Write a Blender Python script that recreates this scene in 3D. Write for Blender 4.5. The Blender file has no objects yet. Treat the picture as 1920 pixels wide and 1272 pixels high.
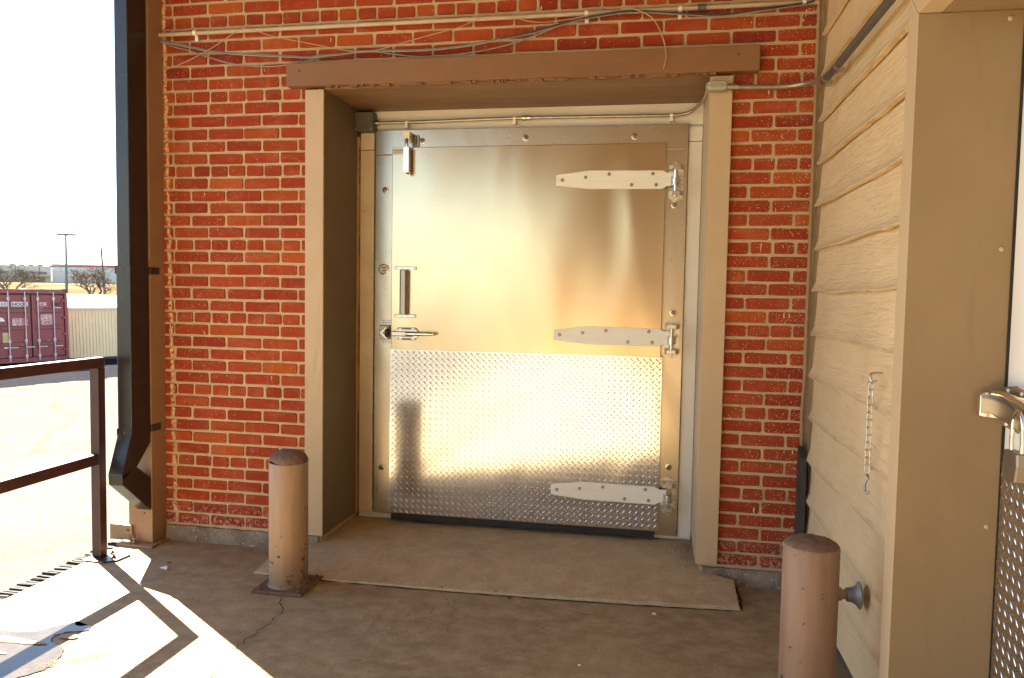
import bpy, bmesh, math, random
from mathutils import Vector, Matrix
R = random.Random(7)
rad = math.radians
scene = bpy.context.scene
COL = scene.collection

# ------------------------------------------------------------------ camera
cam = bpy.data.cameras.new('camera')
cam.sensor_fit = 'HORIZONTAL'; cam.sensor_width = 36.0
cam.lens = 27.056
cam.clip_start = 0.05; cam.clip_end = 3000
camo = bpy.data.objects.new('camera', cam); COL.objects.link(camo)
RIGHT = Vector((0.98305604, 0.18250992, 0.0170574))
DOWN = Vector((0.02719348, -0.05317944, -0.99821464))
FWD = Vector((-0.18127697, 0.98176478, -0.05724144))
m3 = Matrix((RIGHT, -DOWN, -FWD)).transposed()
camo.matrix_world = Matrix.Translation((0, -3.944, 1.438)) @ m3.to_4x4()
scene.camera = camo

# ------------------------------------------------------------------ world and sun
SUN = Vector((-1.045, 0.773, 1.07)).normalized()
elev = math.asin(SUN.z)
world = bpy.data.worlds.new('World'); scene.world = world
world.use_nodes = True
wn = world.node_tree.nodes; wl = world.node_tree.links
sky = wn.new('ShaderNodeTexSky'); sky.sky_type = 'NISHITA'; sky.sun_disc = False
sky.sun_elevation = elev
sky.sun_rotation = math.atan2(SUN.x, SUN.y)
sky.altitude = 1100; sky.air_density = 1.15; sky.dust_density = 0.4; sky.ozone_density = 1.0
wl.new(sky.outputs[0], wn['Background'].inputs[0])
wn['Background'].inputs[1].default_value = 0.04
sl = bpy.data.lights.new('sun', 'SUN'); sl.energy = 5.0; sl.angle = rad(0.5); sl.color = (1.0, 0.94, 0.80)
slo = bpy.data.objects.new('sun', sl); COL.objects.link(slo)
slo.rotation_euler = SUN.to_track_quat('Z', 'Y').to_euler(); slo.location = (-8, 6, 9)
vs = scene.view_settings
vs.view_transform = 'Standard'; vs.look = 'None'; vs.gamma = 1.0; vs.use_curve_mapping = False
vs.exposure = 3.68
scene.render.engine = 'CYCLES'
scene.cycles.max_bounces = 10; scene.cycles.diffuse_bounces = 6; scene.cycles.glossy_bounces = 6

# ------------------------------------------------------------------ material helpers
class NT:
    def __init__(s, name):
        s.m = bpy.data.materials.new(name); s.m.use_nodes = True
        s.n = s.m.node_tree.nodes; s.l = s.m.node_tree.links
        s.b = s.n['Principled BSDF']
        s.geo = None
    def new(s, t, **k):
        x = s.n.new(t)
        for a, v in k.items(): setattr(x, a, v)
        return x
    def pos(s, sc=(1, 1, 1), loc=(0, 0, 0)):
        if not s.geo: s.geo = s.new('ShaderNodeNewGeometry')
        mp = s.new('ShaderNodeMapping'); mp.inputs['Scale'].default_value = sc; mp.inputs['Location'].default_value = loc
        s.l.new(s.geo.outputs['Position'], mp.inputs[0]); return mp.outputs[0]
    def noise(s, v, scale, detail=5, rough=.55, dist=0):
        x = s.new('ShaderNodeTexNoise'); x.inputs['Scale'].default_value = scale
        x.inputs['Detail'].default_value = detail; x.inputs['Roughness'].default_value = rough
        x.inputs['Distortion'].default_value = dist
        s.l.new(v, x.inputs['Vector']); return x.outputs[0]
    def ramp(s, f, stops, interp='LINEAR'):
        x = s.new('ShaderNodeValToRGB'); x.color_ramp.interpolation = interp
        e = x.color_ramp.elements
        while len(e) < len(stops): e.new(0.5)
        for i, (p, c) in enumerate(stops):
            e[i].position = p; e[i].color = (c, c, c, 1) if not isinstance(c, tuple) else (*c, 1)
        s.l.new(f, x.inputs[0]); return x.outputs[0]
    def mix(s, f, a, b, mode='MIX'):
        x = s.new('ShaderNodeMix', data_type='RGBA', blend_type=mode)
        for sock, v in ((x.inputs[0], f), (x.inputs[6], a), (x.inputs[7], b)):
            if isinstance(v, tuple): sock.default_value = (*v, 1)
            elif isinstance(v, (int, float)): sock.default_value = v
            else: s.l.new(v, sock)
        return x.outputs[2]
    def math(s, op, a, b=0.0):
        x = s.new('ShaderNodeMath', operation=op)
        for i, v in enumerate((a, b)):
            if isinstance(v, (int, float)): x.inputs[i].default_value = v
            else: s.l.new(v, x.inputs[i])
        return x.outputs[0]
    def sep(s, v=None):
        x = s.new('ShaderNodeSeparateXYZ'); s.l.new(v or s.pos(), x.inputs[0]); return x.outputs
    def bump(s, h, strength=.3, dist=.01, prev=None):
        x = s.new('ShaderNodeBump'); x.inputs['Strength'].default_value = strength; x.inputs['Distance'].default_value = dist
        s.l.new(h, x.inputs['Height'])
        if prev is not None: s.l.new(prev, x.inputs['Normal'])
        s.l.new(x.outputs[0], s.b.inputs['Normal']); return x.outputs[0]
    def col(s, v):
        if isinstance(v, tuple): s.b.inputs['Base Color'].default_value = (*v, 1)
        else: s.l.new(v, s.b.inputs['Base Color'])
    def rough(s, v):
        if isinstance(v, (int, float)): s.b.inputs['Roughness'].default_value = v
        else: s.l.new(v, s.b.inputs['Roughness'])

def mat(name, c, c2=None, s=4, rough=.6, metal=0, bump=0, bs=120, bd=.004, stretch=(1, 1, 1), spec=.5, speck=None, rvar=0):
    t = NT(name)
    c2 = c2 or tuple(x * .8 for x in c)
    v = t.pos(stretch)
    n = t.noise(v, s, 6, .6)
    f = t.ramp(n, [(.32, 0.0), (.68, 1.0)])
    col = t.mix(f, c, c2)
    if speck:
        sc, th, sp = speck
        n2 = t.noise(t.pos(), sc, 3, .6)
        f2 = t.ramp(n2, [(th, 0.0), (th + .03, 1.0)])
        col = t.mix(f2, col, sp)
    t.col(col); t.rough(rough)
    if rvar:
        n3 = t.noise(t.pos(), s * 3, 4)
        t.rough(t.math('ADD', t.math('MULTIPLY', n3, rvar), rough - rvar / 2))
    t.b.inputs['Metallic'].default_value = metal
    t.b.inputs['Specular IOR Level'].default_value = spec
    if bump: t.bump(t.noise(t.pos(stretch), bs, 4, .6), bump, bd)
    return t.m

# ------------------------------------------------------------------ mesh helpers
class MB:
    def __init__(s): s.v = []; s.f = []
    def add(s, vs, fs):
        o = len(s.v); s.v += [tuple(v) for v in vs]; s.f += [tuple(i + o for i in f) for f in fs]; return s
    def box(s, x0, x1, y0, y1, z0, z1):
        return s.add([(x0,y0,z0),(x1,y0,z0),(x1,y1,z0),(x0,y1,z0),(x0,y0,z1),(x1,y0,z1),(x1,y1,z1),(x0,y1,z1)],
                     [(0,3,2,1),(4,5,6,7),(0,1,5,4),(1,2,6,5),(2,3,7,6),(3,0,4,7)])
    def prism(s, poly, fn, d0, d1):
        """poly: 2D points; fn(a,b,d)->xyz"""
        n = len(poly)
        vs = [fn(a, b, d0) for a, b in poly] + [fn(a, b, d1) for a, b in poly]
        fs = [tuple(range(n))[::-1], tuple(range(n, 2 * n))] + [(i, (i + 1) % n, n + (i + 1) % n, n + i) for i in range(n)]
        return s.add(vs, fs)
    def tube(s, pts, r, n=8, closed=False, caps=True):
        pts = [Vector(p) for p in pts]; m = len(pts)
        rs = r if isinstance(r, (list, tuple)) else [r] * m
        vs = []; fs = []; prev = None
        for i, p in enumerate(pts):
            a = pts[(i - 1) % m] if (closed or i > 0) else p
            b = pts[(i + 1) % m] if (closed or i < m - 1) else p
            t = (b - a).normalized()
            if prev is None:
                u = t.orthogonal().normalized()
            else:
                u = (prev - t * prev.dot(t)); u = u.normalized() if u.length > 1e-6 else t.orthogonal().normalized()
            prev = u; w = t.cross(u)
            for k in range(n):
                q = 2 * math.pi * k / n
                vs.append(p + (u * math.cos(q) + w * math.sin(q)) * rs[i])
        for i in range(m if closed else m - 1):
            for k in range(n):
                a = i * n + k; b = i * n + (k + 1) % n; j = ((i + 1) % m) * n
                fs.append((a, b, j + (k + 1) % n, j + k))
        if caps and not closed:
            fs.append(tuple(range(n))[::-1]); fs.append(tuple((m - 1) * n + k for k in range(n)))
        return s.add(vs, fs)
    def lathe(s, prof, c, axis='z', n=24):
        """prof: list of (r, h) along axis from c"""
        fn = {'z': lambda a, b, h: (c[0] + a, c[1] + b, c[2] + h),
              'y': lambda a, b, h: (c[0] + a, c[1] - h, c[2] + b),
              'x': lambda a, b, h: (c[0] - h, c[1] + a, c[2] + b)}[axis]
        vs = []; fs = []; m = len(prof)
        for r, h in prof:
            for k in range(n):
                q = 2 * math.pi * k / n; vs.append(fn(max(r, 1e-5) * math.cos(q), max(r, 1e-5) * math.sin(q), h))
        for i in range(m - 1):
            for k in range(n):
                fs.append((i*n+k, i*n+(k+1)%n, (i+1)*n+(k+1)%n, (i+1)*n+k))
        fs.append(tuple(range(n))[::-1]); fs.append(tuple((m-1)*n+k for k in range(n)))
        return s.add(vs, fs)
    def mesh(s, name, off=(0, 0, 0), smooth=None):
        me = bpy.data.meshes.new(name)
        me.from_pydata([(a - off[0], b - off[1], c - off[2]) for a, b, c in s.v], [], s.f)
        bm = bmesh.new(); bm.from_mesh(me); bmesh.ops.recalc_face_normals(bm, faces=bm.faces)
        if smooth is not None:
            for f in bm.faces: f.smooth = True
            for e in bm.edges:
                e.smooth = not (len(e.link_faces) == 2 and e.calc_face_angle(0) > rad(smooth))
        bm.to_mesh(me); bm.free()
        return me
    def build(s, name, m, parent=None, smooth=None, bevel=0):
        off = WP.get(parent.name, (0, 0, 0)) if parent else (0, 0, 0)
        me = s.mesh(name, off, smooth); me.materials.append(m)
        o = bpy.data.objects.new(name, me); COL.objects.link(o)
        if parent: o.parent = parent; WP[o.name] = off
        if bevel:
            b = o.modifiers.new('bevel', 'BEVEL'); b.width = bevel; b.segments = 2; b.limit_method = 'ANGLE'
        return o
WP = {}          # world origin each part is built relative to

def tag(o, label=None, cat=None, group=None, kind=None):
    if label: o['label'] = label
    if cat: o['category'] = cat
    if group: o['group'] = group
    if kind: o['kind'] = kind
    return o
def thing(name, label, cat, loc, group=None):
    o = bpy.data.objects.new(name, None); COL.objects.link(o); o.location = loc; o.empty_display_size = .1
    WP[o.name] = tuple(loc)
    return tag(o, label, cat, group)
def box(name, m, parent, b, bevel=0): return MB().box(*b).build(name, m, parent, None, bevel)
def link_copy(o, name, parent, loc, rot=(0, 0, 0)):
    c = bpy.data.objects.new(name, o); COL.objects.link(c); c.parent = parent; c.location = loc; c.rotation_euler = rot; return c
def arc(c, r, a0, a1, n, fn):
    return [fn(c[0] + r * math.cos(a0 + (a1 - a0) * i / n), c[1] + r * math.sin(a0 + (a1 - a0) * i / n)) for i in range(n + 1)]
def smoothpath(pts, k=4):
    P = [Vector(p) for p in pts]; out = []
    for i in range(len(P) - 1):
        p0 = P[max(i - 1, 0)]; p1 = P[i]; p2 = P[i + 1]; p3 = P[min(i + 2, len(P) - 1)]
        for j in range(k):
            t = j / k
            out.append(.5 * ((2*p1) + (p2-p0)*t + (2*p0-5*p1+4*p2-p3)*t*t + (3*p1-p0-3*p2+p3)*t**3))
    out.append(P[-1]); return out
def text(body, size, m, parent, loc, xdir, zdir, name='lettering', extr=.001, sx=1.0, bold=0):
    cu = bpy.data.curves.new('t', 'FONT'); cu.body = body; cu.size = size; cu.extrude = extr; cu.offset = bold
    cu.resolution_u = 2
    to = bpy.data.objects.new('t', cu); COL.objects.link(to)
    dg = bpy.context.evaluated_depsgraph_get()
    me = bpy.data.meshes.new_from_object(to.evaluated_get(dg)); bpy.data.objects.remove(to); me.materials.clear(); me.materials.append(m)
    off = Vector(WP.get(parent.name, (0, 0, 0)))
    X = Vector(xdir).normalized(); Z = Vector(zdir).normalized(); N = X.cross(Z)
    for v in me.vertices:
        p = X * v.co.x * sx + Z * v.co.y + N * v.co.z
        v.co = p + Vector(loc) - off
    o = bpy.data.objects.new(name, me); COL.objects.link(o); o.parent = parent; WP[o.name] = tuple(off); return o

# ------------------------------------------------------------------ materials
def brick_mat():
    t = NT('brick')
    oi = t.new('ShaderNodeObjectInfo'); g = t.geo = t.new('ShaderNodeNewGeometry')
    rnd = t.math('FRACT', t.math('ADD', oi.outputs['Random'], g.outputs['Random Per Island']))
    base = t.ramp(rnd, [(0, (.27, .036, .014)), (.2, (.33, .050, .017)), (.42, (.29, .043, .018)), (.6, (.36, .064, .018)), (.78, (.23, .030, .016)), (.92, (.40, .086, .018)), (1, (.31, .048, .020))])
    p = t.pos()
    n = t.noise(p, 26, 6, .65)
    c = t.mix(t.ramp(n, [(.3, 0.0), (.75, .55)]), base, t.mix(.5, base, (.19, .03, .018)))
    # pale rubbed bloom in broad patches
    n2 = t.noise(t.pos((1, 1, 2.2)), 5.5, 5, .7)
    c = t.mix(t.ramp(n2, [(.50, 0.0), (.78, .42)]), c, (.46, .19, .10))
    # faint upright wash streaks
    n5 = t.noise(t.pos((34, 1, 2.5)), 1.0, 3, .5)
    c = t.mix(t.ramp(n5, [(.6, 0.0), (.75, .28)]), c, (.50, .20, .10))
    # cream paint flecks and runs, many more close to the siding and the column
    x, y, z = t.sep()
    wr = t.math('MAXIMUM', t.math('MULTIPLY', t.math('SUBTRACT', x, .1), .10), 0.0)
    wl_ = t.math('MULTIPLY', t.math('LESS_THAN', x, -2.3), .02)
    bias = t.math('ADD', wr, wl_)
    n3 = t.noise(p, 150, 2, .5)
    fl = t.ramp(t.math('ADD', n3, bias), [(.705, 0.0), (.73, 1.0)])
    c = t.mix(fl, c, (.74, .60, .42))
    n6 = t.noise(t.pos((75, 1, 12)), 1.0, 2, .5)
    c = t.mix(t.ramp(t.math('ADD', n6, t.math('MULTIPLY', bias, .6)), [(.735, 0.0), (.76, 1.0)]), c, (.78, .64, .44))
    # ragged caulk smear running down beside the column
    n4 = t.noise(t.pos((1, 1, .8)), 14, 5, .7)
    xc = t.math('ADD', x, t.math('MULTIPLY', t.math('SUBTRACT', n4, .5), .05))
    cen = t.math('ADD', t.math('MULTIPLY', z, -.018), -2.676)
    dd = t.math('ABSOLUTE', t.math('SUBTRACT', xc, cen))
    sm = t.math('MULTIPLY', t.ramp(dd, [(.006, 1.0), (.013, 0.0)]), t.ramp(t.noise(p, 60, 4, .7), [(.42, 0.0), (.5, 1.0)]))
    c = t.mix(sm, c, (.68, .50, .30))
    # white salts on the lowest courses
    lo = t.ramp(z, [(.10, 1.0), (.26, 0.0)])
    c = t.mix(t.math('MULTIPLY', lo, t.ramp(t.noise(p, 45, 5, .7), [(.5, 0.0), (.62, .8)])), c, (.62, .45, .36))
    t.col(c); t.rough(.85); t.b.inputs['Specular IOR Level'].default_value = .12
    b = t.bump(t.noise(p, 240, 4, .7), .35, .003)
    t.bump(n, .25, .006, b)
    return t.m
M_brick = brick_mat()
M_mortar = mat('mortar', (.58, .425, .25), (.46, .33, .19), 18, .9, bump=.7, bs=180, bd=.005, speck=(70, .66, (.30, .22, .15)))
M_plinth = mat('plinth_concrete', (.33, .26, .19), (.17, .125, .09), 9, .9, bump=.7, bs=70, bd=.012, speck=(55, .62, (.46, .39, .30)))
M_casing = mat('tan_sheet_metal', (.51, .375, .23), (.465, .34, .205), 3, .48, spec=.35, bump=.06, bs=500, bd=.001, speck=(90, .74, (.24, .17, .10)))
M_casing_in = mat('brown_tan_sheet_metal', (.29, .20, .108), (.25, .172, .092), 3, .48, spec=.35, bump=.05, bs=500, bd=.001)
M_head = mat('brown_painted_steel', (.235, .115, .052), (.20, .096, .043), 3, .5, spec=.35, bump=.08, bs=400, bd=.001)
M_soffit = mat('brown_soffit', (.23, .125, .06), (.16, .085, .042), 5, .55, bump=.1, bs=60, stretch=(.4, 4, 4))
M_column = mat('tan_column_paint', (.31, .185, .095), (.25, .148, .077), 6, .5, bump=.08, bs=200, bd=.001, speck=(60, .71, (.08, .05, .03)))
def add_scuffs(m, col, sc, lo, hi, amt):
    t = NT.__new__(NT); t.m = m; t.n = m.node_tree.nodes; t.l = m.node_tree.links; t.b = t.n['Principled BSDF']; t.geo = None
    src = t.b.inputs['Base Color'].links[0].from_socket
    f = t.ramp(t.noise(t.pos(sc), 1.0, 6, .68, .8), [(lo, 0.0), (hi, amt)])
    t.col(t.mix(f, src, col))
add_scuffs(M_casing, (.30, .21, .12), (9, 9, 1.6), .56, .72, .40)
add_scuffs(M_casing, (.62, .52, .36), (60, 60, 9), .70, .74, .6)
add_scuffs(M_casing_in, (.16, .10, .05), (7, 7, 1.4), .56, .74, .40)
add_scuffs(M_head, (.33, .20, .11), (5, 5, 16), .60, .76, .45)
M_rust = mat('rusted_plate', (.11, .055, .034), (.19, .105, .07), 18, .75, bump=.4, bs=120)
def down_mat():
    t = NT('bronze_downspout')
    n = t.noise(t.pos((1, 1, .5)), 7, 6, .65)
    c = t.mix(t.ramp(n, [(.35, 0.0), (.7, 1.0)]), (.013, .010, .009), (.024, .019, .017))
    # rusted worn section near the top
    x, y, z = t.sep()
    band = t.math('MULTIPLY', t.ramp(t.math('MULTIPLY', z, .25), [(.55, 0.0), (.66, .9)]), t.ramp(t.noise(t.pos((1, 1, .35)), 38, 5, .7), [(.50, 0.0), (.62, 1.0)]))
    c = t.mix(t.math('MULTIPLY', band, t.math('GREATER_THAN', x, -2.745)), c, (.15, .075, .04))
    sp = t.ramp(t.noise(t.pos(), 190, 2, .5), [(.70, 0.0), (.73, 1.0)])
    c = t.mix(sp, c, (.22, .17, .13))
    t.col(c); t.rough(.28)
    t.bump(t.noise(t.pos((1, 1, .4)), 9, 3), .25, .01)
    return t.m
M_down = down_mat()
M_rail = mat('brown_rail_paint', (.055, .020, .017), (.035, .013, .012), 8, .35, bump=.1, bs=300, bd=.001, speck=(90, .72, (.12, .06, .05)))
def bollard_mat(name, c1, c2):
    t = NT(name)
    n = t.noise(t.pos((3, 3, .35)), 9, 6, .6)
    c = t.mix(t.ramp(n, [(.35, 0.0), (.7, 1.0)]), c1, c2)
    x, y, z = t.sep()
    lo = t.math('MULTIPLY', t.ramp(z, [(.0, 1.0), (.34, 0.0)]), .13)
    chip = t.ramp(t.math('ADD', t.noise(t.pos(), 34, 4, .5), lo), [(.695, 0.0), (.71, 1.0)])
    c = t.mix(chip, c, (.055, .03, .022))
    foot_tone = t.math('MULTIPLY', t.ramp(z, [(.02, .65), (.22, 0.0)]), 1.0)  # darker towards the foot
    c = t.mix(foot_tone, c, (.14, .085, .058))
    t.col(c); t.rough(.52)
    b = t.bump(t.noise(t.pos((1, 1, .2)), 160, 4), .18, .003)
    t.bump(chip, .4, -.003, b)
    return t.m
M_boll = bollard_mat('bollard_paint', (.33, .21, .122), (.26, .16, .092))
M_boll2 = bollard_mat('bollard_paint_pink', (.265, .16, .098), (.205, .12, .072))
for _m in (M_boll, M_boll2):
    add_scuffs(_m, (.46, .33, .22), (26, 26, 3.2), .62, .70, .55)
    add_scuffs(_m, (.13, .075, .05), (14, 14, 42), .67, .71, .7)
M_cap = mat('weathered_cap', (.19, .115, .078), (.12, .07, .048), 40, .85, bump=.5, bs=150, bd=.004)

def floor_mat(name, ca, cb, cc, speck, wear=True):
    t = NT(name); p = t.pos()
    n1 = t.noise(p, 1.3, 7, .62); n2 = t.noise(t.pos((1, 1.2, 1)), 9, 6, .68); n3 = t.noise(p, 110, 3, .6)
    c = t.mix(t.ramp(n1, [(.33, 0.0), (.68, 1.0)]), ca, cb)
    c = t.mix(t.ramp(n2, [(.40, 0.0), (.66, .8)]), c, cc)
    # trowel sweeps and drag scratches
    n4 = t.noise(t.pos((5, .8, 1)), 6, 5, .7, 1.2)
    c = t.mix(t.ramp(n4, [(.56, 0.0), (.72, .45)]), c, tuple(x * .6 for x in cc))
    c = t.mix(t.ramp(n3, [(.30, .5), (.48, 0.0)]), c, tuple(x * .45 for x in ca))
    c = t.mix(t.ramp(n3, [(.68, 0.0), (.72, .6)]), c, speck)
    sp = t.ramp(t.noise(t.pos((1, 1, 1), (9, 3, 1)), 33, 3, .5), [(.70, 0.0), (.73, .8)])
    c = t.mix(sp, c, tuple(x * .35 for x in ca))
    t.col(c); t.rough(t.ramp(n2, [(.3, .65), (.7, .88)])); t.b.inputs['Specular IOR Level'].default_value = .25
    b = t.bump(n3, .25, .003); t.bump(n2, .3, .008, b)
    return t.m
M_floor = floor_mat('dock_concrete', (.345, .250, .138), (.225, .158, .083), (.46, .345, .205), (.42, .34, .26))
M_ramp = floor_mat('ramp_concrete', (.47, .35, .21), (.38, .278, .162), (.56, .435, .275), (.46, .38, .28))
M_lot = mat('lot_concrete', (.46, .41, .33), (.40, .35, .275), .5, .9, bump=.3, bs=60, speck=(30, .66, (.22, .18, .14)))
M_gravel = mat('shaded_gravel', (.012, .012, .015), (.026, .025, .029), 8, .95, spec=0.0, bump=.8, bs=25, bd=.03)
M_grass = mat('dry_grass', (.25, .185, .085), (.20, .135, .06), .08, .95, bump=.4, bs=3, bd=.1, speck=(.6, .62, (.14, .10, .05)))
M_crack = mat('crack_dark', (.035, .024, .016), None, 30, .95)
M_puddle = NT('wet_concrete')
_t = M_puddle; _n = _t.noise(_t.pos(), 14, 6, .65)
_t.col(_t.mix(_t.ramp(_n, [(.35, 0.0), (.7, 1.0)]), (.050, .040, .031), (.075, .06, .047))); _t.rough(.04); _t.b.inputs['IOR'].default_value = 1.33; _t.b.inputs['Specular IOR Level'].default_value = .35; _t.b.inputs['Specular Tint'].default_value = (.62, .80, 1.0, 1)  # blue specular tint puts extra sky colour into the reflection
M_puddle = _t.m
M_sand = mat('sand', (.52, .34, .13), (.30, .18, .06), 60, .9)
M_white = mat('white_panel', (.74, .69, .60), (.66, .60, .50), 2.5, .5, speck=(40, .73, (.35, .28, .2)))
M_trim = mat('dirty_white_trim', (.62, .51, .36), (.52, .40, .26), 7, .6, bump=.1, speck=(45, .70, (.22, .14, .07)))
M_oldrubber = mat('weathered_rubber', (.045, .042, .040), (.02, .018, .017), 40, .8, bump=.3, spec=.1)
M_rubber = mat('black_rubber', (.012, .011, .010), (.022, .02, .019), 30, .7, bump=.2)
M_black = mat('black_plastic', (.010, .010, .010), None, 10, .4)

def steel_mat(name, base, rough, wav=0.0, wscale=1.2, aniso=.5, brush=(2, 2, 180)):
    t = NT(name)
    br = t.noise(t.pos(brush), 1.0, 4, .6)
    t.col(t.mix(br, base, tuple(x * .93 for x in base)))
    t.b.inputs['Metallic'].default_value = 1.0
    sm = t.noise(t.pos((1.5, 1, 1)), 5, 6, .7); sc = t.ramp(t.noise(t.pos((70, 1, 6), (3, 0, 1)), 1.0, 5, .7, .6), [(.64, 0.0), (.70, 1.0)])
    t.rough(t.math('ADD', t.math('ADD', t.math('MULTIPLY', br, .06), t.math('MULTIPLY', sc, .04)), t.math('ADD', t.math('MULTIPLY', sm, .06), rough - .06)))
    b = t.bump(br, .02, .001)
    if wav:
        w = t.noise(t.pos((1.7, 1, .75)), wscale, .6, .35, 1.0)
        t.bump(w, wav, .05, b)
    return t.m
M_leaf = steel_mat('stainless_sheet', (.57, .455, .305), .22, .30, 1.05)
M_frame = steel_mat('stainless_frame', (.54, .475, .375), .26, .10, 1.5)
M_tread = steel_mat('aluminium_tread_plate', (.74, .74, .74), .14, .04, 2)
M_galv = mat('galvanised_strap', (.84, .81, .70), (.78, .75, .63), 6, .45, 0.0, bump=.03, stretch=(1, 1, 12))
M_zinc = steel_mat('zinc_fitting', (.60, .58, .52), .28)
M_chrome = steel_mat('chrome', (.80, .77, .72), .10)
M_dsteel = steel_mat('dull_steel', (.36, .32, .27), .38)
M_conduit = mat('conduit_steel', (.46, .41, .33), (.36, .31, .24), 20, .38, .8)
M_pconduit = mat('painted_conduit', (.52, .42, .30), (.44, .33, .22), 12, .5)
M_dconduit = mat('dark_conduit', (.055, .05, .048), (.09, .08, .07), 40, .5, speck=(60, .68, (.3, .25, .18)))
M_jbox = mat('grey_junction_box', (.075, .07, .058), (.11, .10, .085), 20, .5)
M_cable_b = mat('blue_grey_cable', (.17, .19, .22), (.25, .25, .25), 30, .5)
M_cable_g = mat('grey_cable', (.30, .29, .27), (.22, .2, .18), 30, .5)
M_cable_k = mat('dark_cable', (.035, .035, .04), None, 30, .5)
M_wire = mat('tan_wire', (.50, .33, .20), (.42, .27, .16), 30, .5)
def siding_mat():
    t = NT('lap_siding')
    n = t.noise(t.pos((1, .9, 1)), 3.2, 5, .6)
    c = t.mix(t.ramp(n, [(.35, 0.0), (.7, 1.0)]), (.70, .52, .305), (.62, .452, .26))
    gr = t.noise(t.pos((1, 4.5, 46), (0, 3, 7)), 1.0, 4, .55, 1.4)
    c = t.mix(t.ramp(gr, [(.60, 0.0), (.74, .30)]), c, (.40, .26, .13))
    st = t.ramp(t.noise(t.pos((1, 30, 4)), 1.0, 3, .5), [(.70, 0.0), (.78, .35)])
    c = t.mix(st, c, (.34, .2, .09))
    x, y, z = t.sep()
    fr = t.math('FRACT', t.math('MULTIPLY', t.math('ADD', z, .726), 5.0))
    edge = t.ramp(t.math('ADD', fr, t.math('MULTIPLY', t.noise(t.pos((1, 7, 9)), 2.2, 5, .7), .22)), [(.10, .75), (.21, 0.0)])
    lap_mask = t.ramp(t.noise(t.pos((1, 3, .6), (0, 5, 0)), 1.1, 4, .6), [(.34, .15), (.6, 1.0)])  # worn brown bands along board bottoms, also painted to stand for lap shade
    c = t.mix(t.math('MULTIPLY', edge, lap_mask), c, (.42, .29, .155))
    t.col(c); t.rough(.55); t.b.inputs['Specular IOR Level'].default_value = .3
    b = t.bump(gr, .8, .010)
    t.bump(t.noise(t.pos((1, 2.0, 3)), 2.5, 3), .35, .03, b)
    return t.m
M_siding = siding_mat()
M_cont = mat('container_paint', (.235, .045, .046), (.18, .035, .037), 1.5, .5, speck=(6, .66, (.26, .10, .09)))
M_cont_d = mat('container_gasket', (.03, .012, .013), None, 5, .6)
M_contrust = mat('container_rust', (.20, .06, .02), (.1, .03, .015), 8, .8)
M_rod = mat('lock_rod', (.52, .45, .47), (.40, .33, .34), 6, .45, .3)
M_stick = mat('weathered_sticker', (.62, .48, .46), (.38, .13, .14), 9, .7, speck=(16, .56, (.28, .07, .08)))
M_stick2 = mat('yellow_sticker', (.55, .45, .22), (.45, .34, .15), 6, .7)
M_paper = mat('white_paper', (.78, .76, .72), None, 9, .7)
M_ink = mat('black_ink', (.02, .02, .022), None, 9, .7)
M_ink_w = mat('white_ink', (.75, .68, .66), None, 9, .7)
M_shed = mat('tan_shed_metal', (.74, .60, .37), (.68, .54, .33), 1.5, .5)
M_shedroof = mat('pale_roof_metal', (.78, .74, .68), None, 1.5, .5)
M_bldg = mat('pale_concrete_wall', (.52, .47, .40), (.47, .42, .35), .05, .8)
M_bldg2 = mat('light_panel_wall', (.56, .52, .46), (.5, .46, .4), .05, .8)
M_glassd = mat('dark_window_glass', (.05, .055, .06), None, 1, .15)
M_glassb = mat('pale_blue_glazing', (.42, .55, .58), None, .1, .2)
M_redfascia = mat('red_fascia', (.50, .06, .07), None, 1, .6)
M_orange = mat('orange_canopy', (.55, .22, .12), None, 1, .6)
M_bark = mat('bare_bark', (.10, .075, .058), (.15, .115, .09), 3, .9)
M_wood = mat('pole_wood', (.11, .085, .065), (.15, .12, .09), 2, .9)
M_pole = mat('galvanised_pole', (.12, .13, .135), None, 1, .6)
M_dirt = mat('brown_dirt', (.26, .14, .07), (.2, .11, .055), .5, .95)

# ================================================================== THE SETTING
# lot around the dock: one sheet to the horizon, with the field rising beyond
DIRF = Vector((-0.675, 0.737, 0))        # compass direction of the far field
def ground_z(x, y):
    d = x * DIRF.x + y * DIRF.y
    if d < 36: return -1.25
    if d < 150: return -1.25 + (d - 36) * .0165
    if d < 300: return .63 + (d - 150) * .0195
    return 3.555
g = MB(); xs = [-900, -500, -300, -240, -200, -170, -140, -120, -100, -85, -70, -60, -50, -42, -36, -31, -27, -24, -18, -10, -3, 4, 15, 40, 120, 400, 900]
ys = [-900, -400, -120, -50, -25, -15, -5, 5, 10, 15, 20, 24, 27, 31, 36, 42, 50, 60, 70, 85, 100, 120, 140, 170, 200, 240, 300, 500, 900]
for y in ys:
    for x in xs: g.v.append((x, y, ground_z(x, y)))
nx = len(xs)
for j in range(len(ys) - 1):
    for i in range(nx - 1): g.f.append((j*nx+i, j*nx+i+1, (j+1)*nx+i+1, (j+1)*nx+i))
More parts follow.
